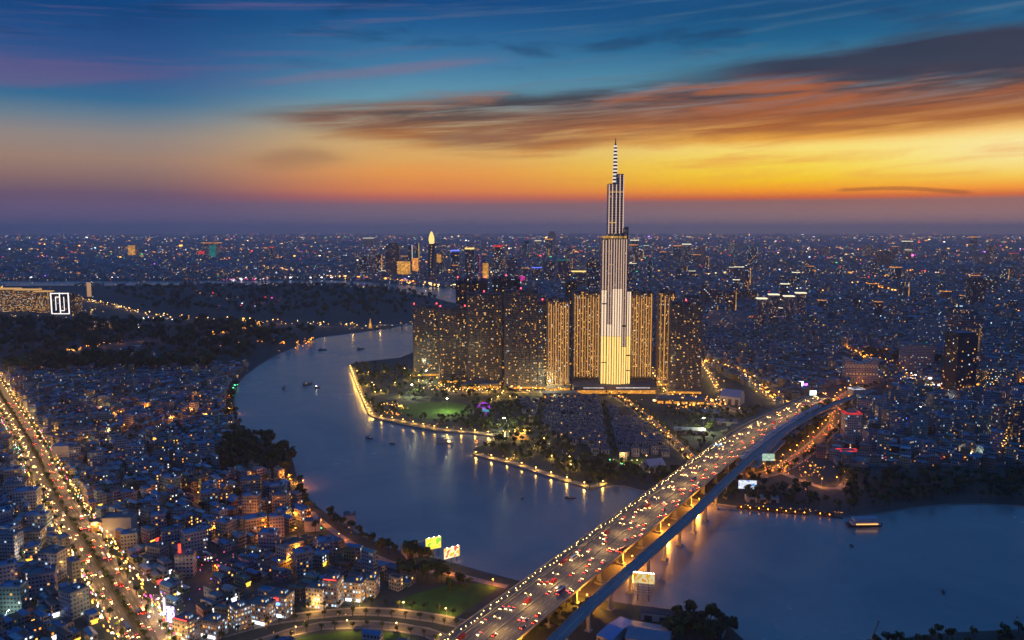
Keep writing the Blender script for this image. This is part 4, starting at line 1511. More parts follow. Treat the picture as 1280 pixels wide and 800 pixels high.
# the row of cream topped towers right of the dark blue tower
for k, (px, pt) in enumerate(((952, 374), (967, 369), (986, 371), (1001, 367))):
    high_rise(['leftmost', 'second', 'third', 'rightmost'][k] + ' of the four towers with flat cream lit roofs', px, 414 - k * 4, pt, 11, tower_blue, -6, 'slab', E_cream, 'tower', setback=False, group='cream roofed towers')
high_rise('long black slab building on a hill of houses right of the dark blue tower', 916, 378, 363, 60, tower_black, 0, None, None, 'building', dp=30, setback=False)
for (px, pb, pt, w, lb) in ((900, 412, 388, 26, 'pale grey apartment block below the long black slab'), (862, 400, 366, 26, 'pale dim block with white roof lamps behind the dark blue tower'),
                            (925, 414, 392, 22, 'second pale grey block below the long black slab')):
    high_rise(lb, px, pb, pt, w, office_pale, 4, None, None, 'building', dp=20)
# right hand group
high_rise('slender black tower with scattered lit windows in front of the floodlit tower', 1204, 492, 416, 28, tower_black, 10, None, None, 'tower', dp=34, setback=False)
t = high_rise('grey tower with orange floodlit upper sides behind the black tower', 1208, 470, 388, 34, tower_blue, 8, None, None, 'tower', dp=34)
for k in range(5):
    boxmesh('floodlit_glow_pier', [E_dimwarm], (-19 + 9.5 * k, -18.5, 50, 96, 2.4, 1.0), parent=t)  # orange floodlighting put into the piers as a dim glow
high_rise('blank pale slab building left of the floodlit tower', 1170, 432, 400, 40, office_pale, -16, None, None, 'building', dp=16, setback=False)
high_rise('pale office block with lit ground floor left of the black tower', 1149, 464, 430, 36, office_pale, -5, None, None, 'building', dp=30)
high_rise('green tinted low block right of the black tower', 1250, 488, 462, 38, facade('green_wall', 3, 3.4, 0.2, 2, 0.7, (0.10, 0.22, 0.18)), 4, None, None, 'building', dp=30)
high_rise('dark apartment slab at the right edge of the right bank', 1256, 560, 508, 14, tower_blue, 0, None, None, 'tower', dp=22)
high_rise('taller dark apartment slab cut by the right edge', 1273, 562, 500, 16, tower_dark, 0, None, None, 'tower', dp=22)
high_rise('lilac white apartment block with red roof sign beside the orange road', 1066, 552, 516, 20, office_pale, -4, 'crown', E_red, 'building', dp=16)
high_rise('blue grey striped block right of the red signed one', 1078, 548, 510, 14, tower_blue, -4, None, None, 'building', dp=18)
high_rise('tan block with a pointed white roof light left on the right bank', 1072, 505, 486, 16, office_pale, 10, 'crown', E_wht, 'building', dp=16)
high_rise('pale block at the near end of the orange lit road', 1062, 575, 564, 24, office_pale, 0, 'crown', E_red, 'building', dp=14)
# curved roof hall
x, y = at(1074, 478)
t = thing('curved_hall', 'tall pale hall with a curved swooping roof', 'building', (x, y, 0), R(-10))
a = Acc()
for k in range(10):
    hh = 38 + 10 * abs(k - 4.5) / 4.5
    a.boxes(-27 + 6 * k, 0, 0, hh, 5.98, 26, 0.0, (0.3, 0.3, 0.3, 0.3), None, 0, 1)
a.build('walls', [office_pale, pmat('hall_roof', (0.45, 0.42, 0.40), 0.6)], t)
# left bank landmark blocks
for k, (px, pb, pt, w, lb) in enumerate(((8, 390, 362, 26, 'leftmost of the warm lit apartment rows by the far left edge'), (34, 390, 363, 24, 'middle one of the warm lit apartment rows'),
                                         (54, 391, 365, 16, 'warm lit apartment row next to the portal lit block'))):
    high_rise(lb, px, pb, pt, w, facade('lit_rows_%d' % k, 5.0, 3.6, 0.55, 1.6, 0.95, (0.2, 0.15, 0.12)), 0, 'slab', emat('row_roof_edge', (1.0, 0.55, 0.2), 0.7), 'building', dp=30, setback=False)
x, y = at(76, 393)
t = thing('portal_block', 'dark block outlined by white light lines in nested rectangles', 'building', (x, y, 0))
w = wpx(26, 393)
H = ZH(366, y)
a = Acc()
a.boxes(0, 14, 0, H, w, 28, 0.0, (0.1, 0.1, 0.1, 0.3), None, 0, 1)
a.build('walls', [tower_black, roof_grey], t)
bl = emat('outline_light', (1.0, 0.9, 0.85), 1.6)
for (cx, z0, z1, ww) in ((-w * 0.42, 2, H, 3.5), (w * 0.42, 2, H, 3.5), (0, 2, H, 3.0), (-w * 0.2, 14, H - 14, 2.0), (w * 0.2, 14, H - 14, 2.0), (0, H - 3.5, H - 0.5, w * 0.84), (0, 1, 4, w * 0.84), (-w * 0.1, H - 16, H - 13.5, w * 0.2), (w * 0.1, 12, 14.5, w * 0.2)):
    boxmesh('outline_light', [bl], (cx, -1.0, z0, z1, ww, 1.2), parent=t)
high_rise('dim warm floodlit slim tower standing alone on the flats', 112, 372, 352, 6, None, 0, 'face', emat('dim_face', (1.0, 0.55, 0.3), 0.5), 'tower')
high_rise('narrow dark wing right of the portal lit block', 97, 392, 368, 8, facade('lit_rows_9', 5.0, 3.6, 0.3, 1.6, 0.9, (0.12, 0.11, 0.12)), 0, None, None, 'building')
high_rise('long low lit office block on the dark flats', 118, 412, 402, 46, facade('flats_office', 5.0, 4.0, 0.6, 0.9, 0.9, (0.2, 0.18, 0.18)), 14, None, None, 'building', dp=24, setback=False)
# near left
white_block = pmat('white_render', (0.42, 0.40, 0.40), 0.8, scale=0.05)


def block(label, px, pb, w, d, h, rot, wallm, roofm, name='block_building', cat='building', extras=()):
    x, y = at(px, pb)
    t = thing(name, label, cat, (x, y, 0), R(rot))
    a = Acc()
    a.boxes(0, 0, 0, h, w, d, 0.0, (0.4, 0.4, 0.4, rng.uniform(0, 1)), None, 0, 0, roofface=False)
    a.build('walls', [wallm], t)
    boxmesh('roof', [roofm], (0, 0, h, h + 0.3, w - 0.6, d - 0.6), (0, d / 2 - 0.15, h, h + 1.1, w, 0.3), (0, -d / 2 + 0.15, h, h + 1.1, w, 0.3), (w / 2 - 0.15, 0, h, h + 1.1, 0.3, d - 0.6), (-w / 2 + 0.15, 0, h, h + 1.1, 0.3, d - 0.6), parent=t)
    boxmesh('stair_head', [wallm], (w * 0.2, 0, h + 0.31, h + 3, 4, 4), parent=t)
    for nm, mt, bx in extras:
        boxmesh(nm, [mt], bx, parent=t)
    return t


block('big blank white block beside an orange lit shop right of the avenue', 151, 668, 26, 16, 19, 6, white_block, roof_grey)
block('orange lit shop with bright yellow sign next to the big white block', 126, 662, 14, 12, 9, 6, pmat('shop_tan', (0.4, 0.25, 0.12), 0.7), roof_grey, 'shop_building', 'shop', (('sign', sign_cols[1][1], (6.6, -6.6, 1, 14, 1.0, 0.8)), ('shopfront', E_org, (0, -6.3, 0.5, 5, 12, 0.4))))
block('lilac grey office block left of the lower avenue', 68, 722, 17, 14, 24, -8, office_pale, roof_grey)
block('grey block with many floors beside the red neon column', 233, 718, 15, 12, 19, 8, office_pale, roof_grey)
block('lilac warehouse at the upper avenue with a pale roof', 81, 569, 24, 20, 14, 10, white_block, pmat('pale_roof', (0.3, 0.28, 0.36), 0.6))
block('pale block with flat roof right of the upper avenue', 106, 546, 26, 16, 12, 10, office_pale, roof_grey)
block('blue roofed hall at the left edge above the lower avenue', 12, 720, 22, 18, 8, -10, white_block, roof_blue)
block('white villa block on the shore near the riverside lane', 391, 662, 15, 11, 10, 12, white_block, roof_grey)
block('small pale block standing at the bend of the riverside lane', 437, 652, 12, 10, 8, 12, white_block, roof_grey)
lit_front = facade('lit_front', 2.4, 3.3, 0.4, 1.6, 0.5, (0.34, 0.31, 0.32), (0.2, 0.8), (0.3, 0.8))
for px, pb, w, h, rot, ec, lb in ((234, 797, 15, 15, -24, 'red', 'corner block with a red neon roof line by the plaza'), (268, 793, 15, 12, -20, 'white', 'low block with white lit front right of the red neon corner'),
                                  (301, 782, 13, 16, -48, None, 'triangular ended block with small square windows at the fork'), (328, 776, 17, 15, -22, 'white', 'pale apartment block with white lit shop front facing the lawn road'),
                                  (352, 768, 16, 17, -18, 'magenta', 'apartment block with stacked red and blue signs facing the lawn road'), (398, 757, 15, 16, -14, None, 'narrow windowed block facing the lawn road'),
                                  (417, 755, 13, 21, -12, 'red', 'block topped by a glowing red board near the lawn road'), (445, 748, 15, 15, -12, 'white', 'block with a white lit wall panel near the lawn'),
                                  (463, 743, 12, 14, -10, None, 'plain block nearest the large lawn')):
    ex = []
    mt = dict((k, v) for k, v in sign_cols)
    if ec == 'red':
        ex.append(('sign', mt['red'], (0, -5.6, h - 0.2, h + 1.6, w * 0.8, 0.5)))
    if ec == 'white':
        ex.append(('shopfront', mt['white'], (0, -6.4, 0.5, 2.6, w * 0.8, 0.5)))
    if ec == 'magenta':
        ex += [('sign', mt['red'], (0, -6.3, h - 3, h - 1, 4, 0.5)), ('sign', mt['blue'], (0, -6.3, h - 6.5, h - 4.5, 5, 0.5)), ('shopfront', mt['white'], (0, -6.3, 1, 3.2, 8, 0.5))]
    block(lb, px, pb, w, 12, h, rot, lit_front, roof_grey, 'apartment_block', 'building', ex)
# red neon column and magenta roofs
x, y = at(226, 718)
t = thing('neon_sign', 'tall red neon sign column standing over the roofs', 'sign', (x, y, 0), R(-10))
boxmesh('pole', [dark_metal], (0, 0, 0, 16, 0.8, 0.8), parent=t)
boxmesh('panel', [emat('neon_red', (1.0, 0.05, 0.02), 3.0)], (0, 0, 16, 27, 2.0, 1.0), parent=t)


def glow(t, col, e, loc):
    l = bpy.data.lights.new('sign_light', 'POINT')
    l.energy = e
    l.color = col
    l.shadow_soft_size = 1.5
    lo = bpy.data.objects.new('sign_light', l)
    COL.objects.link(lo)
    lo.parent = t
    lo.location = loc


glow(t, (1.0, 0.04, 0.04), 16000, (0, -3, 18))
# mid rise blocks that stand up among the townhouses
BLK = {}
BLW = [('white', (0.40, 0.40, 0.42)), ('pale blue', (0.20, 0.30, 0.40)), ('grey', (0.24, 0.25, 0.27)), ('cream', (0.38, 0.33, 0.25)), ('lilac', (0.30, 0.26, 0.36)), ('teal', (0.10, 0.26, 0.28))]
bl_seen = {}
for (px, py, nm, w, d, ci, st, rot, ri_) in MIDRISE:
    h = st * 3.3 + 0.5
    key = 'block_' + BLW[ci][0].replace(' ', '_')
    if key not in BLK:
        BLK[key] = facade(key, 2.6, 3.3, 0.07, 1.3, 0.7, BLW[ci][1], (0.2, 0.8), (0.3, 0.78))
    rn_ = ['blue sheet', 'grey'][ri_]
    lb = ('broad ' if w > 16.5 else 'narrow ') + BLW[ci][0] + ' ' + STY[st] + ' block with ' + rn_ + ' roof ' + nm
    block(lb, px, py, w, d, h, rot, BLK[key], roof_blue if ri_ == 0 else roof_grey, 'mid_rise_block', 'building')['group'] = lb.replace(' block', ' blocks', 1)

# ================================================================== VILLAS ON THE PENINSULA
villa_wall = facade('villa_wall', 3.0, 3.2, 0.05, 2.0, 0.7, (0.42, 0.43, 0.46), (0.25, 0.75), (0.3, 0.75))
villa_roof = pmat('villa_roof', (0.035, 0.055, 0.10), 0.55, scale=0.4)
vq = GP([(648, 503), (700, 499), (742, 500), (775, 516), (812, 538), (836, 560), (846, 574), (812, 566), (770, 577), (730, 566), (690, 546), (660, 524)])
va = G(648, 503)
vt = R(-4)
VP = []
vmes = {}
for r_ in range(-30, 6):
    for c_ in range(-4, 24):
        lx, ly = c_ * 13.0 + (r_ // 2 % 2) * 4, r_ * 14.6 + (r_ % 2) * -3.6
        x = va[0] + lx * math.cos(vt) - ly * math.sin(vt)
        y = va[1] + 14 + lx * math.sin(vt) + ly * math.cos(vt)
        VP.append((x, y, r_, c_))
VPx = np.array([p[0] for p in VP]); VPy = np.array([p[1] for p in VP])
okv = pip(VPx, VPy, vq) & (pdist(VPx, VPy, P1) > 17) & (pdist(VPx, VPy, P2) > 17)
vi = 0
VGAP = []
for (x, y, r_, c_), k in zip(VP, okv):
    if c_ % 8 == 3 or r_ % 6 == 4:
        if k and len(VGAP) < 200:
            VGAP.append((x, y))
        continue
    if not k or rng.uniform() < 0.05:
        continue
    v = int(rng.integers(0, 4))
    if v not in vmes:
        w, d, h = 8.6 + 0.6 * v, 9.4, 9.6
        aw, ar = Acc(), Acc()
        aw.boxes(0, 0, 0, h, w, d, 0.0, (0.3, 0.3, 0.3, 0.2 * v + 0.1), None, 0, 0, roofface=False)
        aw.boxes(w * 0.1, -d / 2 - 1.0, 0, 3.4, w * 0.7, 2.0, 0.0, (0.3, 0.3, 0.3, 0.2 * v + 0.3), None, 0, 0)
        W, D, rise, rl = w / 2 + 0.7, d / 2 + 0.7, 2.6, 1.2
        c4 = [(-W, -D, h), (W, -D, h), (W, D, h), (-W, D, h)]
        t0, t1 = (0, -rl, h + rise), (0, rl, h + rise)
        ar.polys([c4[0], c4[1], t0]); ar.polys([c4[2], c4[3], t1])
        ar.polys([c4[1], c4[2], t1, t0]); ar.polys([c4[3], c4[0], t0, t1])
        ar.polys([c4[3], c4[2], c4[1], c4[0]])
        vmes[v] = (aw.mesh('walls', [villa_wall]), ar.mesh('roof', [villa_roof]),
                   boxmesh('window', [glass_dark], (0, 0, 0, 1.6, 2.2, 0.14), make=False), w, d)
    mw_, mr_, mwi, w, d = vmes[v]
    zone = 'nearest the river trees' if y < 1120 else ('in the middle rows' if y < 1230 else 'in rear rows by the street')
    col_ = 'left' if x < 70 else ('middle' if x < 140 else 'right')
    root = thing('villa', 'white villa with dark hipped roof ' + zone + ', ' + col_ + ' of estate', 'villa', (x, y, 0), vt + R(float(rng.normal(0, 3))), 'villas ' + zone + ' ' + col_)
    root.scale = (1, 1, float(rng.uniform(0.7, 1.15)))
    link('walls', mw_, root)
    link('roof', mr_, root)
    for sx in (-0.22, 0.25):
        q = link('window', win_me['warm lit'] if rng.uniform() < 0.10 else mwi, root)
        q.location = (sx * w, -d / 2 - 0.02, 5.6)
    vi += 1

# ================================================================== TREES
def crown_mesh(seed, n=130, flat=0.75, size=0.30):
    g = np.random.default_rng(seed)
    a = Acc()
    blobs = [(g.uniform(-0.45, 0.45), g.uniform(-0.45, 0.45), g.uniform(-0.3, 0.4), g.uniform(0.3, 0.55)) for _ in range(7)]
    for k in range(n):
        b_ = blobs[k % 7]
        v = g.normal(0, 1, 3)
        v /= np.linalg.norm(v)
        c = np.array(b_[:3]) + v * b_[3] * g.uniform(0.7, 1.08)
        c[2] *= flat
        u = np.cross(v, g.normal(0, 1, 3))
        u /= np.linalg.norm(u)
        w = np.cross(v * 0.7 + u * 0.3, u)
        s = size * g.uniform(0.5, 1.1)
        a.polys([c - u * s - w * s * 0.6, c + u * s * 0.8 - w * s * 0.5, c + u * s + w * s * 0.7, c - u * s * 0.7 + w * s * 0.6], mat=int(g.integers(0, 3) == 0))
    return a


def palm_mesh(seed):
    g = np.random.default_rng(seed)
    a = Acc()
    for k in range(11):
        t = 2 * math.pi * k / 11 + g.uniform(-0.2, 0.2)
        pr = None
        for j in range(4):
            r0, r1 = j / 4, (j + 1) / 4
            z0, z1 = 0.35 * math.sin(r0 * 2.6) - 0.45 * r0, 0.35 * math.sin(r1 * 2.6) - 0.45 * r1
            w0, w1 = 0.13 * (1 - r0 * 0.5), 0.13 * (1 - r1 * 0.9)
            c, s = math.cos(t), math.sin(t)
            a.polys([[c * r0 - s * w0, s * r0 + c * w0, z0], [c * r0 + s * w0, s * r0 - c * w0, z0], [c * r1 + s * w1, s * r1 - c * w1, z1], [c * r1 - s * w1, s * r1 + c * w1, z1]])
    return a


def trunk_mesh(h, r, limbs=3, seed=0):
    g = np.random.default_rng(seed)
    a = Acc()

    def limb(p, q, r0, r1):
        p, q = np.array(p, float), np.array(q, float)
        d = (q - p) / np.linalg.norm(q - p)
        u = np.cross(d, [0.3, 0.9, 0.1]); u /= np.linalg.norm(u)
        v = np.cross(d, u)
        for k in range(6):
            t0, t1 = k * math.pi / 3, (k + 1) * math.pi / 3
            o0, o1 = math.cos(t0) * u + math.sin(t0) * v, math.cos(t1) * u + math.sin(t1) * v
            a.polys([p + o0 * r0, p + o1 * r0, q + o1 * r1, q + o0 * r1])
    limb((0, 0, 0), (0, 0, h * 0.6), r, r * 0.65)
    for k in range(limbs):
        t = k * 2 * math.pi / max(1, limbs) + g.uniform(0, 1)
        limb((0, 0, h * 0.55), (math.cos(t) * h * 0.3, math.sin(t) * h * 0.3, h), r * 0.5, r * 0.2)
    return a


PROTO = []
for i in range(5):
    cm = crown_mesh(100 + i, 150).mesh('crown', [leaf_m[i % 3], leaf_m[(i + 1) % 3]])
    tm = trunk_mesh(0.55, 0.05, 4, i).mesh('trunk', [bark_m])
    PROTO.append(('broad', cm, tm, 0.72))
pc = palm_mesh(3).mesh('crown', [leaf_m[1]])
pt_ = trunk_mesh(1.0, 0.035, 0).mesh('trunk', [bark_m])
TREES = []     # (x, y, radius, kind, zone)


def scatter_poly(px_poly, n, rmin, rmax, zone, palm=0.0, world_poly=None, avoid=True):
    P = world_poly or GP(px_poly)
    P_ = np.array(P)
    x = rng.uniform(P_[:, 0].min(), P_[:, 0].max(), n * 8)
    y = rng.uniform(P_[:, 1].min(), P_[:, 1].max(), n * 8)
    ok = pip(x, y, P) & ~pip(x, y, river)
    if avoid:
        for l, w in ROADS:
            ok &= pdist(x, y, l) > w + 1.0
    ok &= pdist(x, y, river) > 2.5
    x, y = x[ok][:n], y[ok][:n]
    for a_, b_ in zip(x, y):
        TREES.append((a_, b_, float(rng.uniform(rmin, rmax)), rng.uniform() < palm, zone))


def along(line, off, step, rmin, rmax, zone, palm=0.0, jit=1.0, skip=0.0):
    for (x, y, tx, ty, nx, ny) in frames(resample(line, step)):
        if rng.uniform() > skip and y > 480:
            TREES.append((x + nx * off + rng.normal(0, jit), y + ny * off + rng.normal(0, jit), float(rng.uniform(rmin, rmax)), rng.uniform() < palm, zone))


along(AVE, 0.0, 8, 2.0, 3.2, 'on the avenue median', skip=0.1, jit=0.4)
along(AVE, -13.2, 13, 2.2, 3.4, 'on the right pavement of the avenue', skip=0.25)
along(AVE, 13.2, 13, 2.2, 3.4, 'on the left pavement of the avenue', skip=0.25)
along(SLIP1, 7.2, 11, 2.2, 3.2, 'lining the lawn road', jit=0.5)
along(SLIP1, -7.2, 11, 2.2, 3.2, 'lining the lawn road', jit=0.5)
along(SLIP2, 6.4, 12, 2.2, 3.0, 'lining the lower lawn road', jit=0.5)
scatter_poly([(485, 692), (520, 700), (560, 712), (562, 722), (545, 735), (510, 730), (490, 715)], 26, 4.5, 7.5, 'behind the riverside billboards')
scatter_poly([(455, 672), (490, 688), (486, 694), (450, 678)], 10, 3, 5, 'on the lower left shore')
scatter_poly([(560, 722), (600, 724), (640, 732), (560, 740)], 14, 2.5, 4, 'on the lower left shore')
scatter_poly([(292, 545), (345, 556), (366, 576), (374, 600), (345, 596), (300, 590), (262, 592), (275, 570)], 120, 5, 9, 'in the dark grove on the left bank')
scatter_poly([(372, 600), (392, 628), (420, 651), (455, 671), (446, 676), (405, 655), (375, 630)], 40, 3.5, 6, 'along the left bank below the grove')
scatter_poly([(296, 482), (293, 503), (298, 528), (292, 545), (280, 520), (284, 495)], 30, 4, 6, 'along the left bank above the grove')
scatter_poly([(440, 458), (520, 458), (560, 478), (640, 486), (650, 500), (600, 505), (560, 500), (480, 500), (455, 500)], 190, 3.5, 6.0, 'in the upper riverside park', 0.1)
scatter_poly([(456, 500), (500, 508), (500, 522), (470, 520)], 30, 3, 4.6, 'near the promenade corner', 0.3)
scatter_poly([(592, 505), (650, 508), (690, 546), (740, 572), (800, 585), (780, 604), (740, 603), (660, 580), (600, 560), (632, 545), (580, 535), (575, 525)], 330, 3.0, 5.6, 'in the lower riverside park', 0.2)
scatter_poly([(500, 524), (590, 520), (640, 536), (628, 542), (550, 534)], 50, 2.6, 4.2, 'in the strip behind the promenade', 0.3)
scatter_poly([(905, 603), (1000, 610), (1055, 640), (1000, 636), (940, 630), (900, 626)], 80, 3.2, 5.6, 'on the bank by the floating restaurant', 0.25)
scatter_poly([(1045, 588), (1290, 596), (1290, 626), (1150, 628), (1060, 640)], 210, 3.0, 5.8, 'on the dark waste land of the right bank')
scatter_poly([(978, 560), (1000, 522), (1042, 502), (1040, 525), (1018, 548), (995, 566)], 90, 4, 7, 'in the dark copse beside the station')
scatter_poly([(870, 585), (890, 575), (880, 600), (850, 615), (820, 612)], 36, 3, 5, 'on the bank under the bridge')
scatter_poly([(820, 512), (880, 520), (930, 510), (960, 512), (900, 548), (880, 560), (860, 550)], 60, 3, 4.6, 'between the villa street and the bridge')
scatter_poly([(690, 757), (760, 760), (740, 775), (690, 800), (670, 800)], 30, 2.5, 4, 'below the railway viaduct')
scatter_poly([(850, 772), (905, 780), (925, 800), (860, 815), (830, 800)], 40, 4, 6.5, 'on the dark point at the bottom of the picture')
scatter_poly([(1070, 808), (1140, 797), (1290, 790), (1290, 825), (1070, 830)], 60, 2.5, 4.5, 'on the near shore at the bottom right')
scatter_poly([(1062, 452), (1080, 442), (1130, 444), (1185, 454), (1130, 458)], 70, 5, 9, 'on the dark ground left of the pale slab')
along(P1, 9, 12, 2.5, 4, 'lining the villa street')
along(P1, -9, 12, 2.5, 4, 'lining the villa street')
along(P6, -11, 14, 3, 5, 'lining the orange lit road')
scatter_poly([(690, 575), (770, 586), (850, 590), (868, 598), (840, 618), (780, 608), (745, 606), (700, 596)], 110, 3.0, 5.2, 'on the point below the villas', 0.2)
scatter_poly([(855, 512), (900, 512), (945, 512), (900, 545), (878, 566), (866, 560), (840, 535)], 60, 2.8, 4.4, 'between the villa street and the bridge')
for x, y in VGAP:
    TREES.append((x, y, float(rng.uniform(2.6, 4.2)), rng.uniform() < 0.3, 'between the villas'))
# the flats across the river: dark thickets
for poly, n_, zn in (([(0, 405), (300, 410), (400, 420), (345, 440), (290, 458), (200, 450), (150, 440), (60, 452), (0, 455)], 420, 'm'),
                     ([(130, 362), (420, 360), (500, 366), (560, 380), (500, 400), (330, 400), (180, 388)], 420, 'm'),
                     ([(-20, 470), (60, 455), (200, 455), (280, 462), (250, 468), (100, 470)], 160, 'm')):
    scatter_poly(poly, n_, 7, 16, zn, avoid=True)
# sprinkled street trees between the houses
sx_, sy_ = rng.uniform(-900, 1600, 9000), rng.uniform(500, 2600, 9000)
oks = allowed(sx_, sy_, 3.0) & (np.abs(sx_) < sy_ * 0.66)
for x, y in list(zip(sx_[oks], sy_[oks]))[:1700]:
    TREES.append((x, y, float(rng.uniform(2.5, 5.0)), False, 's'))

T = np.array([(t[0], t[1], t[2]) for t in TREES])
inf = np.abs(T[:, 0]) < T[:, 1] * 0.65
sz = T[:, 2] / np.hypot(T[:, 0], T[:, 1]) * inf
named = np.array([t[4] not in ('m', 's') for t in TREES])
spread = rng.uniform(0.5, 1.0, len(T))
od = np.argsort(-(sz * named * spread))
solo = set(od[:290].tolist())
ca = Acc()
ta = Acc()
cheap = [crown_mesh(300 + i, 44, size=0.42) for i in range(4)]
cheapv = [np.concatenate(c.v).reshape(-1, 4, 3) for c in cheap]
for i, (x, y, r, palm, zone) in enumerate(TREES):
    h = r * float(rng.uniform(1.5, 2.2))
    rz = float(rng.uniform(0, 6.28))
    if i in solo:
        if palm:
            root = thing('palm_tree', 'slender palm tree ' + zone, 'palm', (x, y, 0), rz, 'palm trees ' + zone)
            c = link('crown', pc, root); c.location = (0, 0, r * 2.4); c.scale = (r, r, r)
            t = link('trunk', pt_, root); t.scale = (r * 1.6, r * 1.6, r * 2.4)
        else:
            _, cm, tm, _k = PROTO[i % 5]
            root = thing('broadleaf_tree', 'dark leafy tree ' + zone, 'tree', (x, y, 0), rz, 'trees ' + zone)
            c = link('crown', cm, root); c.location = (0, 0, h); c.scale = (r, r, r * 1.05)
            t = link('trunk', tm, root); t.scale = (r * 1.3, r * 1.3, h * 1.2)
    else:
        V = cheapv[i % 4]
        cz, sz_ = math.cos(rz), math.sin(rz)
        W = V * r
        X = W[..., 0] * cz - W[..., 1] * sz_ + x
        Yv = W[..., 0] * sz_ + W[..., 1] * cz + y
        Zv = W[..., 2] * 1.05 + h
        ca.polys(np.stack([X, Yv, Zv], -1), None, mat=i % 3)
        ta.boxes(x, y, 0, h, 0.5, 0.5, 0.0, roofface=False)
tag(ca.build('woodland', leaf_m), kind='stuff')
tag(ta.build('woodland_trunks', [bark_m]), kind='stuff')

# ================================================================== LAMPS
def plight(name, col, power, radius=0.5):
    l = bpy.data.lights.new(name, 'POINT')
    l.energy = power
    l.color = col
    l.shadow_soft_size = radius
    return l


L_warm = plight('warm_lamp_light', (1.0, 0.52, 0.12), 9000)
L_sod = plight('sodium_lamp_light', (1.0, 0.30, 0.02), 8000)
L_white = plight('white_lamp_light', (1.0, 0.8, 0.6), 5500)
L_bridge = plight('bridge_lamp_light', (1.0, 0.56, 0.18), 13000)
L_park = plight('park_lamp_light', (1.0, 0.55, 0.07), 6500)
L_big = plight('mast_light', (1.0, 0.9, 0.45), 90000)
pole_m = pale_metal


def street_lamp_proto(name, h, arm, headm, light, heads=1, label='', cat='street lamp', bulb=0.5):
    r = thing(name, label, cat)
    lathe('pole', [(0.16, 0), (0.09, h)], 6, pole_m, r)
    for s in ((1,) if heads == 1 else (1, -1)):
        if arm:
            boxmesh('arm', [pole_m], (s * arm / 2, 0, h - 0.1, h + 0.05, arm, 0.12), parent=r)
        hd = boxmesh('lamp_head', [headm], (s * arm, 0, h - 0.25, h + 0.12, bulb * 1.6, bulb), parent=(bpy.data.objects[KIDS[r.name][-1].name] if arm else r))
    lo = bpy.data.objects.new('lamp_light', light)
    COL.objects.link(lo)
    lo.parent = r
    lo.location = (0, 0, h - 1.0)
    KIDS.setdefault(r.name, []).append(lo)
    return r


protos = {
    'warm': street_lamp_proto('street_lamp', 9, 2.0, lamp_warm, L_warm, 1, 'x'),
    'sodium': street_lamp_proto('street_lamp', 9, 2.0, lamp_sodium, L_sod, 1, 'x'),
    'white': street_lamp_proto('street_lamp', 9, 1.5, lamp_white, L_white, 1, 'x'),
    'bridge': street_lamp_proto('street_lamp', 10, 2.2, lamp_warm, L_bridge, 2, 'x', bulb=0.35),
    'park': street_lamp_proto('garden_lamp', 4.2, 0.0, lamp_warm, L_park, 1, 'x', 'garden lamp', 0.6),
    'mast': street_lamp_proto('light_mast', 22, 0.0, lamp_white, L_big, 1, 'x', 'light mast', 1.8),
}
fresh = {k: True for k in protos}
NL = 0


def lamp(kind, x, y, rz, label, group, z=0.0, s=1.0):
    global NL
    o = protos[kind]
    if not fresh[kind]:
        o = copy_tree(o)
    fresh[kind] = False
    place(o, (x, y, z), rz, label, group, s)
    NL += 1
    return o


def lamps_along(kind, line, off, step, label, group, z=0.0, flip=0.0, t0=0, s=1.0):
    L = resample(line, step)
    for (x, y, tx, ty, nx, ny) in frames(L)[t0:]:
        if abs(x) < y * 0.66 + 10 and y > 495:
            lamp(kind, x + nx * off, y + ny * off, math.atan2(ny, nx) + flip, label, group, z, s)


lamps_along('warm', AVE, -11.8, 32, 'warm street lamp on the right kerb of the long avenue', 'lamps on the right kerb of the avenue')
lamps_along('warm', AVE, 11.8, 32, 'warm street lamp on the left kerb of the long avenue', 'lamps on the left kerb of the avenue', flip=math.pi)
for s in range(-20, 1000, 42):
    x, y = B(s, 25.9)
    lamp('bridge', x, y, math.atan2(BN.y, BN.x), 'twin armed lamp on the median of the road bridge', 'lamps on the bridge median', bz(s))
lamps_along('warm', SLIP1, -5.6, 34, 'warm street lamp beside the tree lined lawn road', 'lamps of the lawn road', s=0.8)
lamps_along('warm', SLIP2, 5.6, 40, 'warm street lamp beside the lower lawn road', 'lamps of the lower lawn road', s=0.8)
lamps_along('sodium', RIV, 4.5, 45, 'orange street lamp on the riverside lane of the left bank', 'lamps of the riverside lane', s=0.8)
lamps_along('park', PROM1, 2.0, 22, 'golden garden lamp on the long promenade quay', 'lamps of the upper promenade')
lamps_along('park', PROM2, 2.0, 26, 'golden garden lamp on the lower promenade quay', 'lamps of the lower promenade')
lamps_along('warm', P1, 7, 34, 'warm street lamp on the villa street', 'lamps of the villa street')
lamps_along('warm', P2, 8, 34, 'warm street lamp on the street before the towers', 'lamps of the tower street')
lamps_along('warm', P3, 7, 30, 'warm street lamp on the side street right of the skyscraper', 'lamps of the tower side street')
lamps_along('warm', P4, 7, 30, 'warm street lamp on the side street right of the dark blue tower', 'lamps of the far side street')
lamps_along('warm', P5, 8, 40, 'warm street lamp on the road curving to the bridge head', 'lamps of the bridge head road')
lamps_along('sodium', P6, 9, 28, 'orange street lamp on the curving road of the right bank', 'lamps of the orange road')
lamps_along('sodium', P7, 5, 30, 'orange street lamp on the lane behind the floating restaurant', 'lamps of the restaurant lane')
lamps_along('sodium', P8, 9, 60, 'orange street lamp on the winding road beyond the right bank', 'lamps of the winding road', s=1.4)
lamps_along('sodium', F1, 8, 60, 'orange street lamp on the dark road across the flats', 'lamps of the dark flats road', s=1.3)
lamps_along('warm', F2, 10, 90, 'warm lamp beside the highway across the flats', 'lamps of the highway', s=1.8)
lamps_along('sodium', F3, 8, 80, 'orange lamp on the short road joining the highway', 'lamps of the joining road', s=1.6)
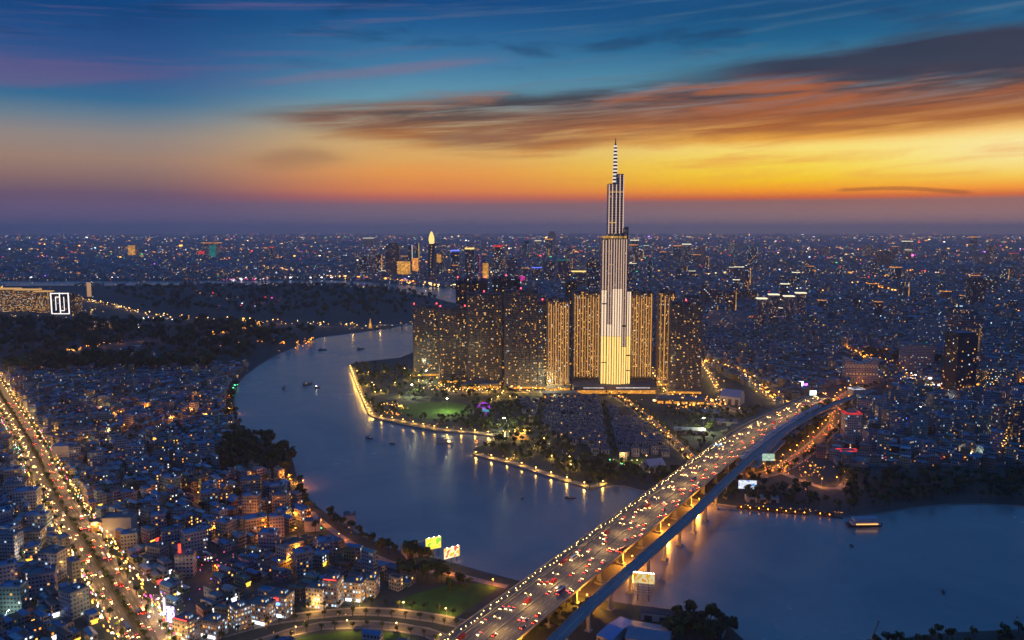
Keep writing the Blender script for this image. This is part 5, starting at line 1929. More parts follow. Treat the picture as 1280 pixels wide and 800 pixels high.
# park lamps and tall masts
k_ = 0
pk_areas = [([(445, 465), (520, 462), (555, 485), (520, 500), (465, 505)], 22, 'in the upper riverside park'), ([(560, 488), (680, 490), (690, 500), (600, 506)], 18, 'in front of the dark towers'),
            ([(600, 515), (660, 530), (720, 575), (740, 600), (640, 572), (600, 558)], 14, 'in the lower riverside park')]
for poly, n_, nm in pk_areas:
    P = np.array(GP(poly))
    c = 0
    while c < n_:
        x, y = rng.uniform(P[:, 0].min(), P[:, 0].max()), rng.uniform(P[:, 1].min(), P[:, 1].max())
        if pip(np.array([x]), np.array([y]), GP(poly))[0]:
            lamp('park', x, y, 0, 'golden garden lamp ' + nm, 'garden lamps ' + nm)
            c += 1
for px, py, lb in ((515, 487, 'bright white light mast in the upper park'), (559, 506, 'bright white light mast at the far side of the round lawn'), (630, 532, 'bright white light mast beside the lower promenade inlet'),
                   (533, 468, 'bright white light mast at the foot of the river end tower'), (687, 482, 'bright white light mast before the golden tower'), (879, 532, 'white light mast among the sheds by the bridge'),
                   ):
    x, y = G(px, py + 9)
    lamp('mast', x, y, 0, lb, None)
for px, py, lb in ((196, 762, 'white street lamp at the near edge of the bright plaza'), (210, 778, 'white street lamp in the middle of the bright plaza'), (224, 792, 'white street lamp at the lowest corner of the plaza')):
    x, y = G(px, py)
    lamp('white', x, y, 0, lb, None)
for px, py, lb in ((778, 576, 'warm street lamp at the left end of the small lawn below the villas'), (806, 578, 'warm street lamp at the right end of the small lawn below the villas')):
    x, y = G(px, py)
    lamp('warm', x, y, 0, lb, None)
# alley lamps between the houses
zones = [('sodium', [(150, 500), (290, 496), (288, 545), (200, 560), (140, 535)], 20, 'among the orange lit houses left of the river'),
         ('sodium', [(300, 600), (380, 602), (380, 615), (320, 612)], 5, 'below the dark grove'), ('sodium', [(190, 600), (360, 620), (430, 700), (300, 740), (220, 700)], 20, 'in the alleys between avenue and river'),
         ('white', [(0, 640), (60, 640), (120, 760), (100, 800), (0, 800)], 8, 'in the alleys left of the lower avenue'), ('warm', [(60, 520), (150, 500), (150, 600), (90, 600)], 6, 'in the blocks right of the upper avenue'),
         ('white', [(1060, 500), (1260, 500), (1260, 575), (1090, 575)], 16, 'in the alleys of the right bank')]
for kind, poly, n_, nm in zones:
    W = GP(poly)
    P = np.array(W)
    c = 0
    while c < n_:
        x, y = rng.uniform(P[:, 0].min(), P[:, 0].max()), rng.uniform(P[:, 1].min(), P[:, 1].max())
        if pip(np.array([x]), np.array([y]), W)[0] and np.min(np.hypot(near[:, 0] - x, near[:, 1] - y)) > 4.0:
            lamp(kind, x, y, rng.uniform(0, 6), {'sodium': 'orange', 'warm': 'warm', 'white': 'white'}[kind] + ' street lamp ' + nm, 'street lamps ' + nm, 0, 1.0)
            c += 1
# sodium floodlights on the piers under the bridge
for k, s in enumerate((116, 204, 292, 380, 20)):
    x, y = B(s, 47.5)
    t = thing('floodlight', 'orange floodlight on the bridge pier, ' + ['second', 'third', 'fourth', 'farthest', 'nearest'][k] + ' of the row between the bridges', 'floodlight', (x, y, 0), math.atan2(BD.y, BD.x), 'floodlights between the bridges')
    boxmesh('bracket', [dark_metal], (0, -3.4, 9.0, 9.4, 0.4, 4.0), parent=t)
    boxmesh('lamp_head', [lamp_sodium], (0, -1.2, 8.7, 9.3, 1.0, 0.8), parent=t)
    l = bpy.data.lights.new('floodlight_light', 'POINT')
    l.energy = 80000
    l.color = (1.0, 0.36, 0.03)
    l.shadow_soft_size = 1.0
    lo = bpy.data.objects.new('lamp_light', l)
    COL.objects.link(lo); lo.parent = t
    lo.location = (0, -0.6, 8.2)

# ================================================================== CITY LIGHTS (uncountable)
pal = np.array([(1.0, .48, .07), (1.0, .30, .03), (1.0, .7, .32), (0.95, .92, 1.0), (0.5, .75, 1.0), (1.0, .05, .04), (1.0, .08, .4), (.1, .8, .3), (.1, .15, 1.0), (.5, .12, 1.0)])
pw_ = np.array([.28, .2, .2, .13, .05, .05, .03, .02, .02, .02])
lights_m = attr_emat('city_light_glow', 4.2)
a = Acc()


def sprinkle(n, r0, r1, size, pmul=1.0, x0=-1e9, x1=1e9, hot=0.05, zmax=14, w=None):
    u = rng.uniform(-0.66, 0.66, n)
    rr = np.sqrt(rng.uniform(r0 ** 2, r1 ** 2, n))
    y = rr
    x = u * rr
    dens = np.sin(x / 310 + 1) * np.cos(y / 430) + np.sin(x / 120 + y / 170) * 0.6 + rng.normal(0, 0.5, n)
    ok = allowed(x, y, 0) & (dens > -0.2) & (x > x0) & (x < x1)
    x, y = x[ok], y[ok]
    m_ = len(x)
    s = size * np.clip(rng.lognormal(-0.35, 0.4, m_), 0.35, 2.2) * y / 1000
    z = rng.uniform(2, zmax, m_)
    c = pal[rng.choice(len(pal), m_, p=(w if w is not None else pw_) / (w if w is not None else pw_).sum())]
    st = rng.uniform(0.06, 0.35, m_) * pmul * np.where(rng.uniform(0, 1, m_) < hot, 4.0, 1.0)
    cc = np.concatenate([c, st[:, None]], 1)
    a.boxes(x, y, z, z + s * 0.8, s * rng.uniform(0.8, 1.8, m_), s, rng.uniform(0, 3, m_), cc, cc)


sprinkle(2600, 520, 1300, 0.9, 1.0, zmax=8)
sprinkle(3800, 1300, 2600, 0.95, 1.0, zmax=14)
sprinkle(5500, 2600, 6000, 0.9, 1.1, zmax=24)
sprinkle(6500, 6000, 13000, 0.95, 1.5, zmax=40, hot=0.1)
sprinkle(3500, 13000, 24000, 0.9, 1.5, zmax=70, hot=0.12)
sprinkle(2200, 24000, 36000, 0.8, 1.5, zmax=70, hot=0.1)


def cluster(pts, n, sp, size, cidx, st, zmax=8, step=None):
    """strings of lights along surveyed lines"""
    L = resample(GP(pts), step or 30)
    for k in range(n):
        p = L[int(rng.integers(0, len(L)))]
        y = p[1] + rng.normal(0, sp)
        x = p[0] + rng.normal(0, sp)
        s = 0.85 * size * y / 1000 * float(np.clip(rng.lognormal(-0.3, 0.42), 0.35, 2.2))
        c = (*pal[int(rng.choice(cidx))], st * rng.uniform(0.3, 1.2))
        z = rng.uniform(1.5, zmax)
        a.boxes(x, y, z, z + s, s * 1.5, s, rng.uniform(0, 3), c, c)


# streets of the city beyond: strings of lamps and traffic
gs = np.random.default_rng(5)
for k in range(46):
    px0, py0 = gs.uniform(20, 1270), gs.uniform(300, 430) if k % 2 else gs.uniform(296, 330)
    if px0 < 440:
        py0 = gs.uniform(298, 338)
    dx_, sl = gs.uniform(30, 130), gs.normal(0, 0.12)
    pts_ = [(px0, py0), (px0 + dx_ / 2, py0 + sl * dx_ / 2 + gs.normal(0, 1.0)), (px0 + dx_, py0 + sl * dx_)]
    if py0 < 296 or any(p[1] < 295 for p in pts_):
        continue
    W_ = np.array(GP(pts_))
    if not allowed(W_[:, 0], W_[:, 1], 0).all():
        continue
    dist_ = W_[1, 1]
    cluster(pts_, int(dx_ * 0.9), dist_ * 0.0022, 0.8, [0, 0, 1, 1, 2] if k % 3 else [1, 5, 0], 0.75, 12 + dist_ / 700)
# far bank quay lamps, floodlit quays, port lights
for px in list(range(10, 430, 14)):
    x, y = G(px + rng.uniform(-4, 4), 349.5)
    c = (*pal[int(rng.choice([2, 3, 3]))], rng.uniform(0.4, 1.6))
    a.boxes(x, y, 8, 8 + 7, 9, 7, 0, c, c)
cluster([(350, 349), (400, 347), (430, 349)], 60, 30, 1.2, [0, 1, 2], 1.0, 14)
cluster([(430, 349), (470, 350), (500, 353)], 60, 18, 1.3, [0, 1], 1.0, 14)
cluster([(515, 355), (545, 358), (580, 360)], 60, 14, 1.3, [0, 2], 1.2, 12)
cluster([(285, 352), (340, 350)], 40, 25, 1.0, [3, 6], 0.5, 12)
cluster([(0, 342), (60, 340)], 40, 60, 1.0, [0, 1, 3], 0.8, 12)
cluster([(0, 362), (60, 364)], 10, 60, 1.0, [0, 1], 0.5, 12)
cluster([(96, 376), (130, 381), (180, 393), (230, 399), (290, 402), (360, 406), (440, 408)], 140, 7, 0.9, [0, 0, 2], 0.8, 10)
cluster([(262, 421), (290, 415), (325, 407)], 60, 6, 0.9, [0, 1], 0.8, 8)
cluster([(60, 383), (110, 392), (60, 400), (30, 396)], 60, 30, 0.9, [0, 2], 0.4, 8)
cluster([(0, 460), (60, 448), (110, 437), (150, 430)], 60, 5, 1.0, [1, 0], 0.8, 8)
cluster([(115, 400), (180, 410)], 14, 10, 1.1, [2, 3], 1.0, 8)
cluster([(180, 400), (230, 402)], 16, 12, 1.0, [3, 2], 0.8, 8)
cluster([(290, 432), (330, 428), (350, 432)], 22, 14, 1.2, [1], 1.0, 8)
cluster([(360, 440), (390, 425)], 24, 8, 1.0, [0, 1], 0.9, 6)
cluster([(440, 412), (480, 410), (515, 407)], 20, 8, 0.8, [0, 2], 0.6, 12)
cluster([(300, 370), (330, 376), (315, 385), (280, 380)], 20, 60, 0.8, [3, 6, 5], 0.5, 8)
cluster([(250, 372), (300, 376), (240, 366)], 16, 40, 0.8, [5, 1, 2], 0.4, 8)
cluster([(1078, 355), (1098, 361), (1125, 368), (1150, 371)], 90, 22, 1.1, [1, 1, 0], 1.2, 14)
cluster([(885, 455), (915, 462), (938, 475), (955, 490), (975, 505)], 110, 7, 1.0, [0, 1, 2], 1.1, 8)
cluster([(1065, 440), (1085, 449), (1110, 455), (1130, 461)], 60, 8, 1.0, [1, 0], 0.9, 8)
cluster([(1110, 470), (1150, 478), (1170, 485), (1150, 492)], 150, 20, 1.1, [0, 2, 1, 3], 1.0, 10)
cluster([(1160, 490), (1190, 493), (1240, 484), (1280, 478)], 70, 7, 1.0, [0, 1], 1.0, 8)
cluster([(1068, 458), (1092, 447), (1100, 442)], 8, 12, 2.2, [1], 2.0, 12)
cluster([(820, 505), (870, 500), (900, 508), (850, 512)], 110, 12, 1.0, [1, 0, 1, 2], 1.2, 8)
cluster([(560, 490), (700, 488), (745, 487), (815, 488)], 170, 10, 0.9, [0, 0, 2, 1], 1.1, 8)
cluster([(590, 492), (640, 478), (700, 490)], 80, 12, 0.9, [0], 0.9, 8)
cluster([(745, 487), (775, 498), (800, 516), (822, 535), (846, 556), (866, 576)], 150, 5, 0.75, [0, 1], 1.0, 6)
cluster([(815, 462), (838, 494)], 50, 5, 0.8, [0], 1.1, 6)
cluster([(874, 448), (900, 490)], 50, 5, 0.8, [0], 1.0, 6)
cluster([(440, 460), (450, 486), (463, 514)], 46, 4, 0.5, [0, 1], 0.6, 5)
cluster([(470, 521), (505, 527), (548, 535), (590, 539), (628, 544)], 50, 5, 0.45, [0], 0.6, 5)
cluster([(480, 507), (500, 512)], 34, 7, 0.9, [0], 1.4, 5)
cluster([(465, 515), (480, 516), (495, 520)], 30, 4, 0.8, [1, 0], 1.2, 5)
cluster([(640, 545), (656, 543), (650, 548)], 60, 5, 0.9, [0], 1.8, 9)
cluster([(595, 556), (600, 570), (640, 577)], 24, 4, 0.7, [1, 0], 1.2, 6)
cluster([(520, 470), (560, 480), (550, 490), (530, 482)], 70, 16, 0.8, [0, 2], 1.0, 6)
cluster([(700, 560), (640, 530), (740, 590)], 60, 25, 0.5, [0, 2, 3], 0.5, 5)
cluster([(800, 548), (806, 548)], 12, 5, 0.8, [0], 1.3, 9)
cluster([(770, 578), (800, 580), (830, 592)], 34, 8, 0.7, [0, 2, 7], 0.8, 4)
cluster([(740, 545), (748, 550)], 12, 5, 0.8, [0], 1.2, 6)
cluster([(1045, 500), (1044, 530), (1020, 555), (990, 578), (960, 592)], 150, 6, 0.8, [1, 1, 0, 5], 1.0, 7)
cluster([(1000, 612), (1010, 600), (1015, 585), (980, 592)], 60, 9, 0.8, [1, 1, 0], 0.9, 7)
cluster([(925, 634), (985, 639), (1012, 640)], 70, 1.2, 0.55, [0, 1], 1.2, 3.0, step=4)
cluster([(1020, 641), (1050, 643)], 30, 1.0, 0.5, [1, 0], 1.0, 2.5, step=4)
cluster([(1115, 578), (1160, 577), (1215, 576)], 50, 8, 0.8, [1, 2, 5], 0.7, 6)
cluster([(1252, 575), (1258, 555)], 26, 3, 0.9, [0], 1.5, 22)
cluster([(1190, 560), (1195, 540)], 14, 3, 0.9, [0, 1], 0.8, 16)
cluster([(1080, 566), (1090, 562)], 12, 3, 1.0, [9, 8], 1.2, 6)
cluster([(1120, 534), (1130, 532)], 5, 3, 1.6, [8], 1.6, 12)
cluster([(296, 480), (290, 496)], 22, 2, 0.8, [7], 1.0, 5)
cluster([(284, 492), (287, 500), (278, 505)], 18, 3, 0.8, [1, 5], 0.9, 5)
cluster([(335, 606), (375, 610)], 40, 5, 0.9, [0, 0, 1], 1.0, 5)
cluster([(105, 510), (140, 512)], 30, 3, 0.8, [0], 0.8, 8)
cluster([(70, 520), (100, 512)], 24, 4, 0.8, [5], 0.7, 8)
for sgn in (-1, 1):
    FF = frames(resample(AVE, 4))
    for (x, y, tx, ty, nx, ny) in FF:
        for rep in range(2 if y < 900 else 1):
            if rng.uniform() < 0.75:
                o_ = sgn * (15.5 + rng.uniform(0, 5))
                c = (*pal[int(rng.choice([0, 2, 2, 3, 0, 1, 5, 6, 7], p=[.3, .2, .1, .15, .1, .05, .04, .03, .03]))], rng.uniform(0.25, 1.3))
                s = 1.1 * rng.uniform(0.6, 1.5)
                z = rng.uniform(1.5, 7)
                a.boxes(x + nx * o_, y + ny * o_, z, z + s * 0.8, s * 1.8, s * 0.5, math.atan2(ty, tx), c, c)
cluster([(205, 745), (225, 790)], 40, 9, 0.9, [3, 2], 1.6, 6)
cluster([(215, 745), (240, 760), (270, 730), (262, 700)], 46, 8, 0.9, [5, 6, 8, 2], 0.9, 9)
cluster([(385, 782), (300, 790), (440, 768)], 10, 4, 0.7, [0], 0.6, 5)
tag(a.build('city_lights', [lights_m]), kind='stuff')
# round floodlights of coloured parks and glows
for (px, py, col, e, z, lb) in ((605, 507, (0.7, 0.1, 1.0), 30000, 10, 'violet'), (240, 775, (1.0, 0.1, 0.25), 26000, 12, 'red'), (225, 735, (1.0, 0.08, 0.2), 16000, 14, 'red'),
                                (212, 760, (0.9, 0.85, 1.0), 36000, 12, 'white')):
    pass

# ================================================================== VEHICLES
CARC = [('white', (0.6, 0.6, 0.6)), ('black', (0.02, 0.02, 0.025)), ('silver', (0.35, 0.36, 0.38)), ('red', (0.35, 0.02, 0.02)), ('blue', (0.03, 0.07, 0.25)), ('grey', (0.14, 0.14, 0.15))]
head_m = emat('headlamp', (1.0, 0.58, 0.2), 26.0)
tail_m = emat('tail_lamp', (1.0, 0.06, 0.02), 16.0)
tyre_m = pmat('tyre_rubber', (0.02, 0.02, 0.02), 0.9)
rim_m = pmat('wheel_rim', (0.3, 0.3, 0.32), 0.4, 0.8)


def wheel_mesh(r, w):
    a = Acc()
    for k in range(12):
        t0, t1 = 2 * math.pi * k / 12, 2 * math.pi * (k + 1) / 12
        p = lambda t, rr, y: [rr * math.cos(t), y, rr * math.sin(t)]
        a.polys([p(t0, r, -w / 2), p(t0, r, w / 2), p(t1, r, w / 2), p(t1, r, -w / 2)])
        for y in (-w / 2, w / 2):
            a.polys([p(t0, r, y), p(t1, r, y), p(t1, r * 0.6, y), p(t0, r * 0.6, y)])
            a.polys([p(t0, r * 0.6, y * 0.9), p(t1, r * 0.6, y * 0.9), [0, y * 0.9, 0]], mat=1)
    return a.mesh('wheel', [tyre_m, rim_m])


def profile_body(prof, w, mat, name='body', inset=0.12):
    """side profile (x forward, z) with the upper part leaning in"""
    a = Acc()
    zmid = 0.95
    hw = lambda z: w / 2 - (inset * max(0, z - zmid))
    n_ = len(prof)
    for i in range(n_):
        (x0, z0), (x1, z1) = prof[i], prof[(i + 1) % n_]
        a.polys([[x0, -hw(z0), z0], [x1, -hw(z1), z1], [x1, hw(z1), z1], [x0, hw(z0), z0]])
    P = [Vector((p[0], 0, p[1])) for p in prof]
    for t in geometry.tessellate_polygon([P]):
        for s in (-1, 1):
            a.polys([[prof[i][0], s * hw(prof[i][1]), prof[i][1]] for i in t])
    return a.mesh(name, [mat])


def vehicle(kind, cname, col):
    mt = pmat('car_paint_' + cname, col, 0.3, 0.2, 0.05)
    if kind == 'car':
        prof = [(-2.2, .35), (-2.25, .8), (-2.1, .98), (-1.5, 1.02), (-1.0, 1.42), (0.3, 1.45), (0.95, 1.02), (1.9, .9), (2.2, .7), (2.2, .35)]
        w, L, glz, gx, wr = 1.8, 2.2, (1.04, 1.40), (-1.25, 0.7), 0.33
    elif kind == 'van':
        prof = [(-2.5, .4), (-2.5, 1.9), (-2.3, 2.05), (1.2, 2.05), (1.9, 1.2), (2.5, 1.0), (2.55, .4)]
        w, L, glz, gx, wr = 1.9, 2.5, (1.25, 1.85), (-2.2, 1.35), 0.36
    elif kind == 'truck':
        prof = [(-4.0, .7), (-4.0, 3.0), (1.7, 3.0), (1.75, 2.5), (3.2, 2.4), (3.5, 1.4), (3.5, .6)]
        w, L, glz, gx, wr = 2.4, 3.5, (1.5, 2.2), (2.1, 3.35), 0.5
    else:
        prof = [(-5.8, .5), (-5.8, 3.1), (5.6, 3.1), (5.9, 2.8), (5.95, .5)]
        w, L, glz, gx, wr = 2.5, 5.9, (1.5, 2.6), (-5.5, 5.5), 0.5
    r = thing(kind, 'x', kind)
    link('body', profile_body(prof, w, mt), r)
    boxmesh('windows', [glass_dark], ((gx[0] + gx[1]) / 2, 0, glz[0], glz[1], (gx[1] - gx[0]) * 0.86, w + 0.02 - 0.1), parent=r)
    wm_ = wheel_mesh(wr, 0.25)
    xs = (-0.62 * L, 0.66 * L)
    for x in xs:
        for s in (-1, 1):
            q = link('wheel', wm_, r)
            q.location = (x, s * (w / 2 - 0.1), wr)
    for s in (-1, 1):
        boxmesh('headlight', [head_m], (L + 0.06, s * w * 0.36, .55, .95, 0.16, 0.42), parent=r)
        xb = min(p[0] for p in prof)
        boxmesh('taillight', [tail_m], (xb - 0.06, s * w * 0.38, .7, 1.05, 0.14, 0.36), parent=r)
    return r


VEH = {}
for kind in ('car', 'van', 'truck', 'bus'):
    for cn, cc in CARC:
        if kind in ('truck', 'bus') and cn not in ('white', 'red', 'blue'):
            continue
        if kind == 'van' and cn not in ('white', 'silver', 'grey'):
            continue
        VEH[(kind, cn)] = vehicle(kind, cn, cc)
vfresh = set(VEH)


def put_vehicle(x, y, z, ang, road_nm, heading):
    kind = str(rng.choice(['car', 'van', 'truck', 'bus'], p=[.72, .14, .08, .06]))
    ks = [k for k in VEH if k[0] == kind]
    key = ks[int(rng.integers(0, len(ks)))]
    o = VEH[key]
    if key in vfresh:
        vfresh.discard(key)
    else:
        o = copy_tree(o)
    place(o, (x, y, z), ang, key[1] + ' ' + kind + ' with lamps on, ' + heading + ' on the ' + road_nm, key[1] + ' ' + kind + ' ' + heading + ' on the ' + road_nm)
    return o


NV = 0
for off, dirn, st0, gap in ((11.0, -1, 5, 26), (14.6, -1, 12, 30), (18.4, -1, 0, 34), (22.2, -1, 20, 40), (28.2, 1, 8, 36), (31.6, 1, 3, 30), (35.2, 1, 14, 26), (39.0, 1, 0, 22), (42.4, 1, 9, 30)):
    s = -30 + st0
    while s < 1000:
        x, y = B(s, off)
        put_vehicle(x, y, bz(s) + 0.02, math.atan2(BD.y, BD.x) + (0 if dirn > 0 else math.pi), 'road bridge', 'going away' if dirn > 0 else 'coming closer')
        NV += 1
        s += gap * rng.uniform(0.9, 2.4)
        if s > 500:
            s += gap * 0.5
AV = frames(resample(AVE, 3))
for off, dirn, gap in ((9.3, 1, 20), (6.4, 1, 22), (3.4, 1, 26), (-3.4, -1, 24), (-6.4, -1, 20), (-9.3, -1, 20)):
    i = int(rng.integers(0, 8))
    while i < len(AV):
        x, y, tx, ty, nx, ny = AV[i]
        if y > 505 and abs(x) < 0.65 * y:
            # AVE runs towards the camera: vehicles on its far side of the median head for the viewer
            put_vehicle(x + nx * off, y + ny * off, 0.05, math.atan2(ty, tx) + (math.pi if dirn < 0 else 0), 'avenue', 'coming closer' if dirn > 0 else 'going away')
            NV += 1
        i += int(gap * rng.uniform(0.5, 1.7))
# motorcycles packed on the narrow bridge
bike_lamp = emat('motorcycle_lamp', (1.0, 0.6, 0.2), 30.0)
bk = thing('motorcycle', 'motorcycle with its headlamp on in the packed file on the narrow bridge', 'motorcycle', group='motorcycles on the narrow bridge')
boxmesh('frame', [pmat('bike_paint', (0.15, 0.03, 0.03), 0.4)], (0, 0, 0.4, 0.8, 1.2, 0.3), (-0.3, 0, 0.8, 0.95, 0.8, 0.28), (0.55, 0, 0.6, 1.1, 0.18, 0.14), (0.55, 0, 1.1, 1.15, 0.1, 0.7), parent=bk)
wm2 = wheel_mesh(0.3, 0.12)
for x in (-0.6, 0.65):
    link('wheel', wm2, bk).location = (x, 0, 0.3)
boxmesh('headlight', [bike_lamp], (0.72, 0, 0.8, 1.12, 0.14, 0.36), parent=bk)
# rider: one continuous skinned figure
vs = [(0, 0, .98), (0.02, 0, 1.25), (0.0, 0, 1.5), (0.02, 0, 1.62), (0.04, 0, 1.78), (0.25, .17, .95), (0.3, .2, .5), (0.25, -.17, .95), (0.3, -.2, .5), (0.02, .2, 1.46), (0.25, .24, 1.2), (.48, .28, 1.15), (0.02, -.2, 1.46), (0.25, -.24, 1.2), (.48, -.28, 1.15)]
es = [(0, 1), (1, 2), (2, 3), (3, 4), (0, 5), (5, 6), (0, 7), (7, 8), (2, 9), (9, 10), (10, 11), (2, 12), (12, 13), (13, 14)]
me = bpy.data.meshes.new('person')
me.from_pydata(vs, es, [])
ro = link('person', me)
sk = ro.modifiers.new('skin', 'SKIN')
for i, r_ in enumerate((.15, .15, .16, .06, .11, .09, .06, .09, .06, .08, .055, .04, .08, .055, .04)):
    me.skin_vertices[0].data[i].radius = (r_, r_)
me.skin_vertices[0].data[0].use_root = True
dg = bpy.context.evaluated_depsgraph_get()
rm = bpy.data.meshes.new_from_object(ro.evaluated_get(dg))
bpy.data.objects.remove(ro)
rider_cols = [('dark', pmat('jacket_dark', (0.05, 0.05, 0.07), 0.9)), ('pale', pmat('jacket_pale', (0.4, 0.4, 0.42), 0.9)), ('red', pmat('jacket_red', (0.3, 0.04, 0.04), 0.9))]
rms = []
for nm, mt in rider_cols:
    q = rm.copy()
    q.materials.clear()
    q.materials.append(mt)
    rms.append((nm, q))
first = True
for s in np.arange(-25, 620, 5.0):
    ss = s + rng.uniform(-2, 2)
    off = rng.uniform(1.2, 5.6)
    x, y = B(ss, off)
    o = bk if first else copy_tree(bk)
    first = False
    ang = math.atan2(BD.y, BD.x) + math.pi
    place(o, (x, y, bz(ss) + 0.02), ang)
    nm, q = rms[int(rng.integers(0, 3))]
    p = link('person', q)
    place(p, (x, y, bz(ss) + 0.02), ang)
    tag(p, 'person in a ' + nm + ' jacket riding a motorcycle on the narrow bridge', 'person', nm + ' jacketed riders on the narrow bridge')
# ================================================================== BOATS
hull_m = pmat('hull_dark', (0.06, 0.07, 0.09), 0.6)
hull_w = pmat('hull_white', (0.5, 0.5, 0.5), 0.5)
hull_b = pmat('hull_blue', (0.05, 0.2, 0.35), 0.6)


def hull(L, W, H, mat, parent):
    a = Acc()
    st = [(-0.5, .8), (-.3, 1), (0, 1), (.25, .85), (.42, .45), (.5, 0.02)]
    for (x0, w0), (x1, w1) in zip(st[:-1], st[1:]):
        for s in (-1, 1):
            a.polys([[x0 * L, s * w0 * W / 2, H], [x1 * L, s * w1 * W / 2, H], [x1 * L * .94, s * w1 * W * .32, -.5], [x0 * L * .94, s * w0 * W * .32, -.5]])
        a.polys([[x0 * L, -w0 * W / 2, H * .85], [x1 * L, -w1 * W / 2, H * .85], [x1 * L, w1 * W / 2, H * .85], [x0 * L, w0 * W / 2, H * .85]])
    a.polys([[-.5 * L, -.4 * W, H], [-.5 * L, .4 * W, H], [-.47 * L, .26 * W, -.5], [-.47 * L, -.26 * W, -.5]])
    return a.build('hull', [mat], parent)


def boat(label, px, py, L, W, H, rot, mat, cabins=(), lights=(), name='boat', cat='boat', roofm=None):
    x, y = G(px, py)
    t = thing(name, label, cat, (x, y, -1.2), R(rot))
    hull(L, W, H, mat, t)
    for (cx, cw, cd, z0, z1) in cabins:
        boxmesh('cabin', [hull_w], (cx, 0, z0, z1, cw, cd), parent=t)
        boxmesh('cabin_roof', [roofm or roof_grey], (cx, 0, z1 + .01, z1 + .3, cw + .8, cd + .6), parent=t)
    for (cx, cyy, z, w, mt) in lights:
        boxmesh('deck_light', [mt], (cx, cyy, z, z + .7, w, .6), parent=t)
    return t


boat('blue barge with deckhouse in the upper bend, leftmost of the three', 355, 484, 26, 6, 2.2, 100, hull_b, ((-8, 5, 4, 2, 5),))
boat('dark cargo boat in the upper bend, middle of the three', 385, 480, 24, 8, 2.4, 60, hull_m, ((-7, 6, 5, 2, 7),))
boat('small boat with a white stern light in the upper bend, rightmost of the three', 397, 484, 12, 4, 1.6, 60, hull_m, ((-2, 4, 3, 1.5, 3.6),), ((-3, 0, 3.8, 1.5, lamp_white),))
boat('small dark boat crossing upstream near the peninsula tip', 403, 437, 22, 6, 2, 20, hull_m, ((-5, 5, 4, 2, 5),))
boat('small dark barge just above the peninsula tip', 451, 436, 20, 6, 2, 40, hull_m, ((-5, 5, 4, 2, 4.5),))
boat('fast blue white boat trailing a long wake below the quay corner', 461, 547, 14, 4, 1.6, 150, hull_b, ((0, 5, 3, 1.5, 3.4),))
boat('small dark skiff following the wake of the fast boat', 490, 554, 9, 2.6, 1.2, 160, hull_m, ((0, 2, 1.6, 1.0, 2.0),))
boat('excursion boat with pale roofs moored off the promenade', 556, 553, 24, 7, 2.2, -8, hull_w, ((-3, 14, 5.5, 2, 4.8), (-4, 8, 4.5, 5.1, 7.4)), ((6, 0, 2.6, 3, lamp_warm),))
boat('dark open boat alone below the lower quay', 713, 622, 12, 3.6, 1.4, -10, hull_m, ((0, 3, 2.4, 1.3, 3.0),))
boat('tiny rowing skiff in the middle of the reach before the bridge', 653, 622, 6, 1.8, .9, 60, hull_m, ((0, 1.2, 1.0, .7, 1.4),))
boat('long floating restaurant boat with lit lower deck by the right bank', 1081, 656, 36, 10, 2.5, 2, hull_m, ((0, 28, 9, 2.4, 5.4), (0, 24, 8, 5.8, 8.4)), ((0, -4.9, 3.2, 22, emat('deck_strip', (1.0, 0.45, 0.1), 2.2)),), 'restaurant_boat', 'boat', roofm=pmat('boat_roof', (0.2, 0.3, 0.4), 0.5))
boat('small dark skiff on the wide water right of the viaduct', 1064, 681, 7, 2, .9, 90, hull_m, ((0, 1.4, 1.2, .7, 1.6),))
boat('small dark boat low on the right hand water', 1179, 738, 8, 2.4, 1, 70, hull_m, ((0, 2, 1.4, .8, 1.8),))
boat('small boat near the right edge of the water', 1271, 772, 7, 2.2, 1, 70, hull_w, ((0, 2, 1.4, .8, 1.8),))
# wake of the fast boat: two foam lines on the water
foam = pmat('wake_foam', (0.22, 0.24, 0.27), 0.6, scale=0.5, var=0.7)
for pts in ([(463, 549), (480, 557), (510, 572), (535, 584)], [(463, 547), (490, 553), (530, 562), (560, 574)]):
    a = Acc()
    ribbon(a, resample(GP(pts), 6), -0.7, 0.7, -1.17)
    tag(a.build('wake', [foam]), kind='structure')
# floating restaurant pontoons with lit eaves
for px0, px1, py0, py1, lb in ((920, 1010, 632, 640, 'long floating restaurant pontoon with rows of warm lamps under dark roofs'), (1018, 1052, 640, 644, 'shorter floating restaurant pontoon beside the restaurant boat')):
    p, q = G(px0, py0), G(px1, py1)
    L_ = math.hypot(q[0] - p[0], q[1] - p[1])
    t = thing('floating_restaurant', lb, 'restaurant', ((p[0] + q[0]) / 2, (p[1] + q[1]) / 2 - 3, -1.2), math.atan2(q[1] - p[1], q[0] - p[0]))
    boxmesh('pontoon', [pmat('pontoon_wood', (0.12, 0.08, 0.05), 0.8)], (0, 0, -.6, .8, L_, 9), parent=t)
    for k in range(int(L_ / 9)):
        cx = -L_ / 2 + 4.5 + 9 * k
        boxmesh('hut_roof', [pmat('thatch', (0.12, 0.08, 0.05), 0.9)], (cx, 0, 3.4, 4.2, 8.2, 8.6), (cx, 0, 4.2, 4.9, 5.5, 5.5), parent=t)
        boxmesh('post', [bark_m], (cx - 4, -4, .8, 3.4, .3, .3), (cx + 4, -4, .8, 3.4, .3, .3), parent=t)
        boxmesh('lamp', [lamp_sodium], (cx, -4.4, 2.7, 3.2, .6, .4), parent=t)

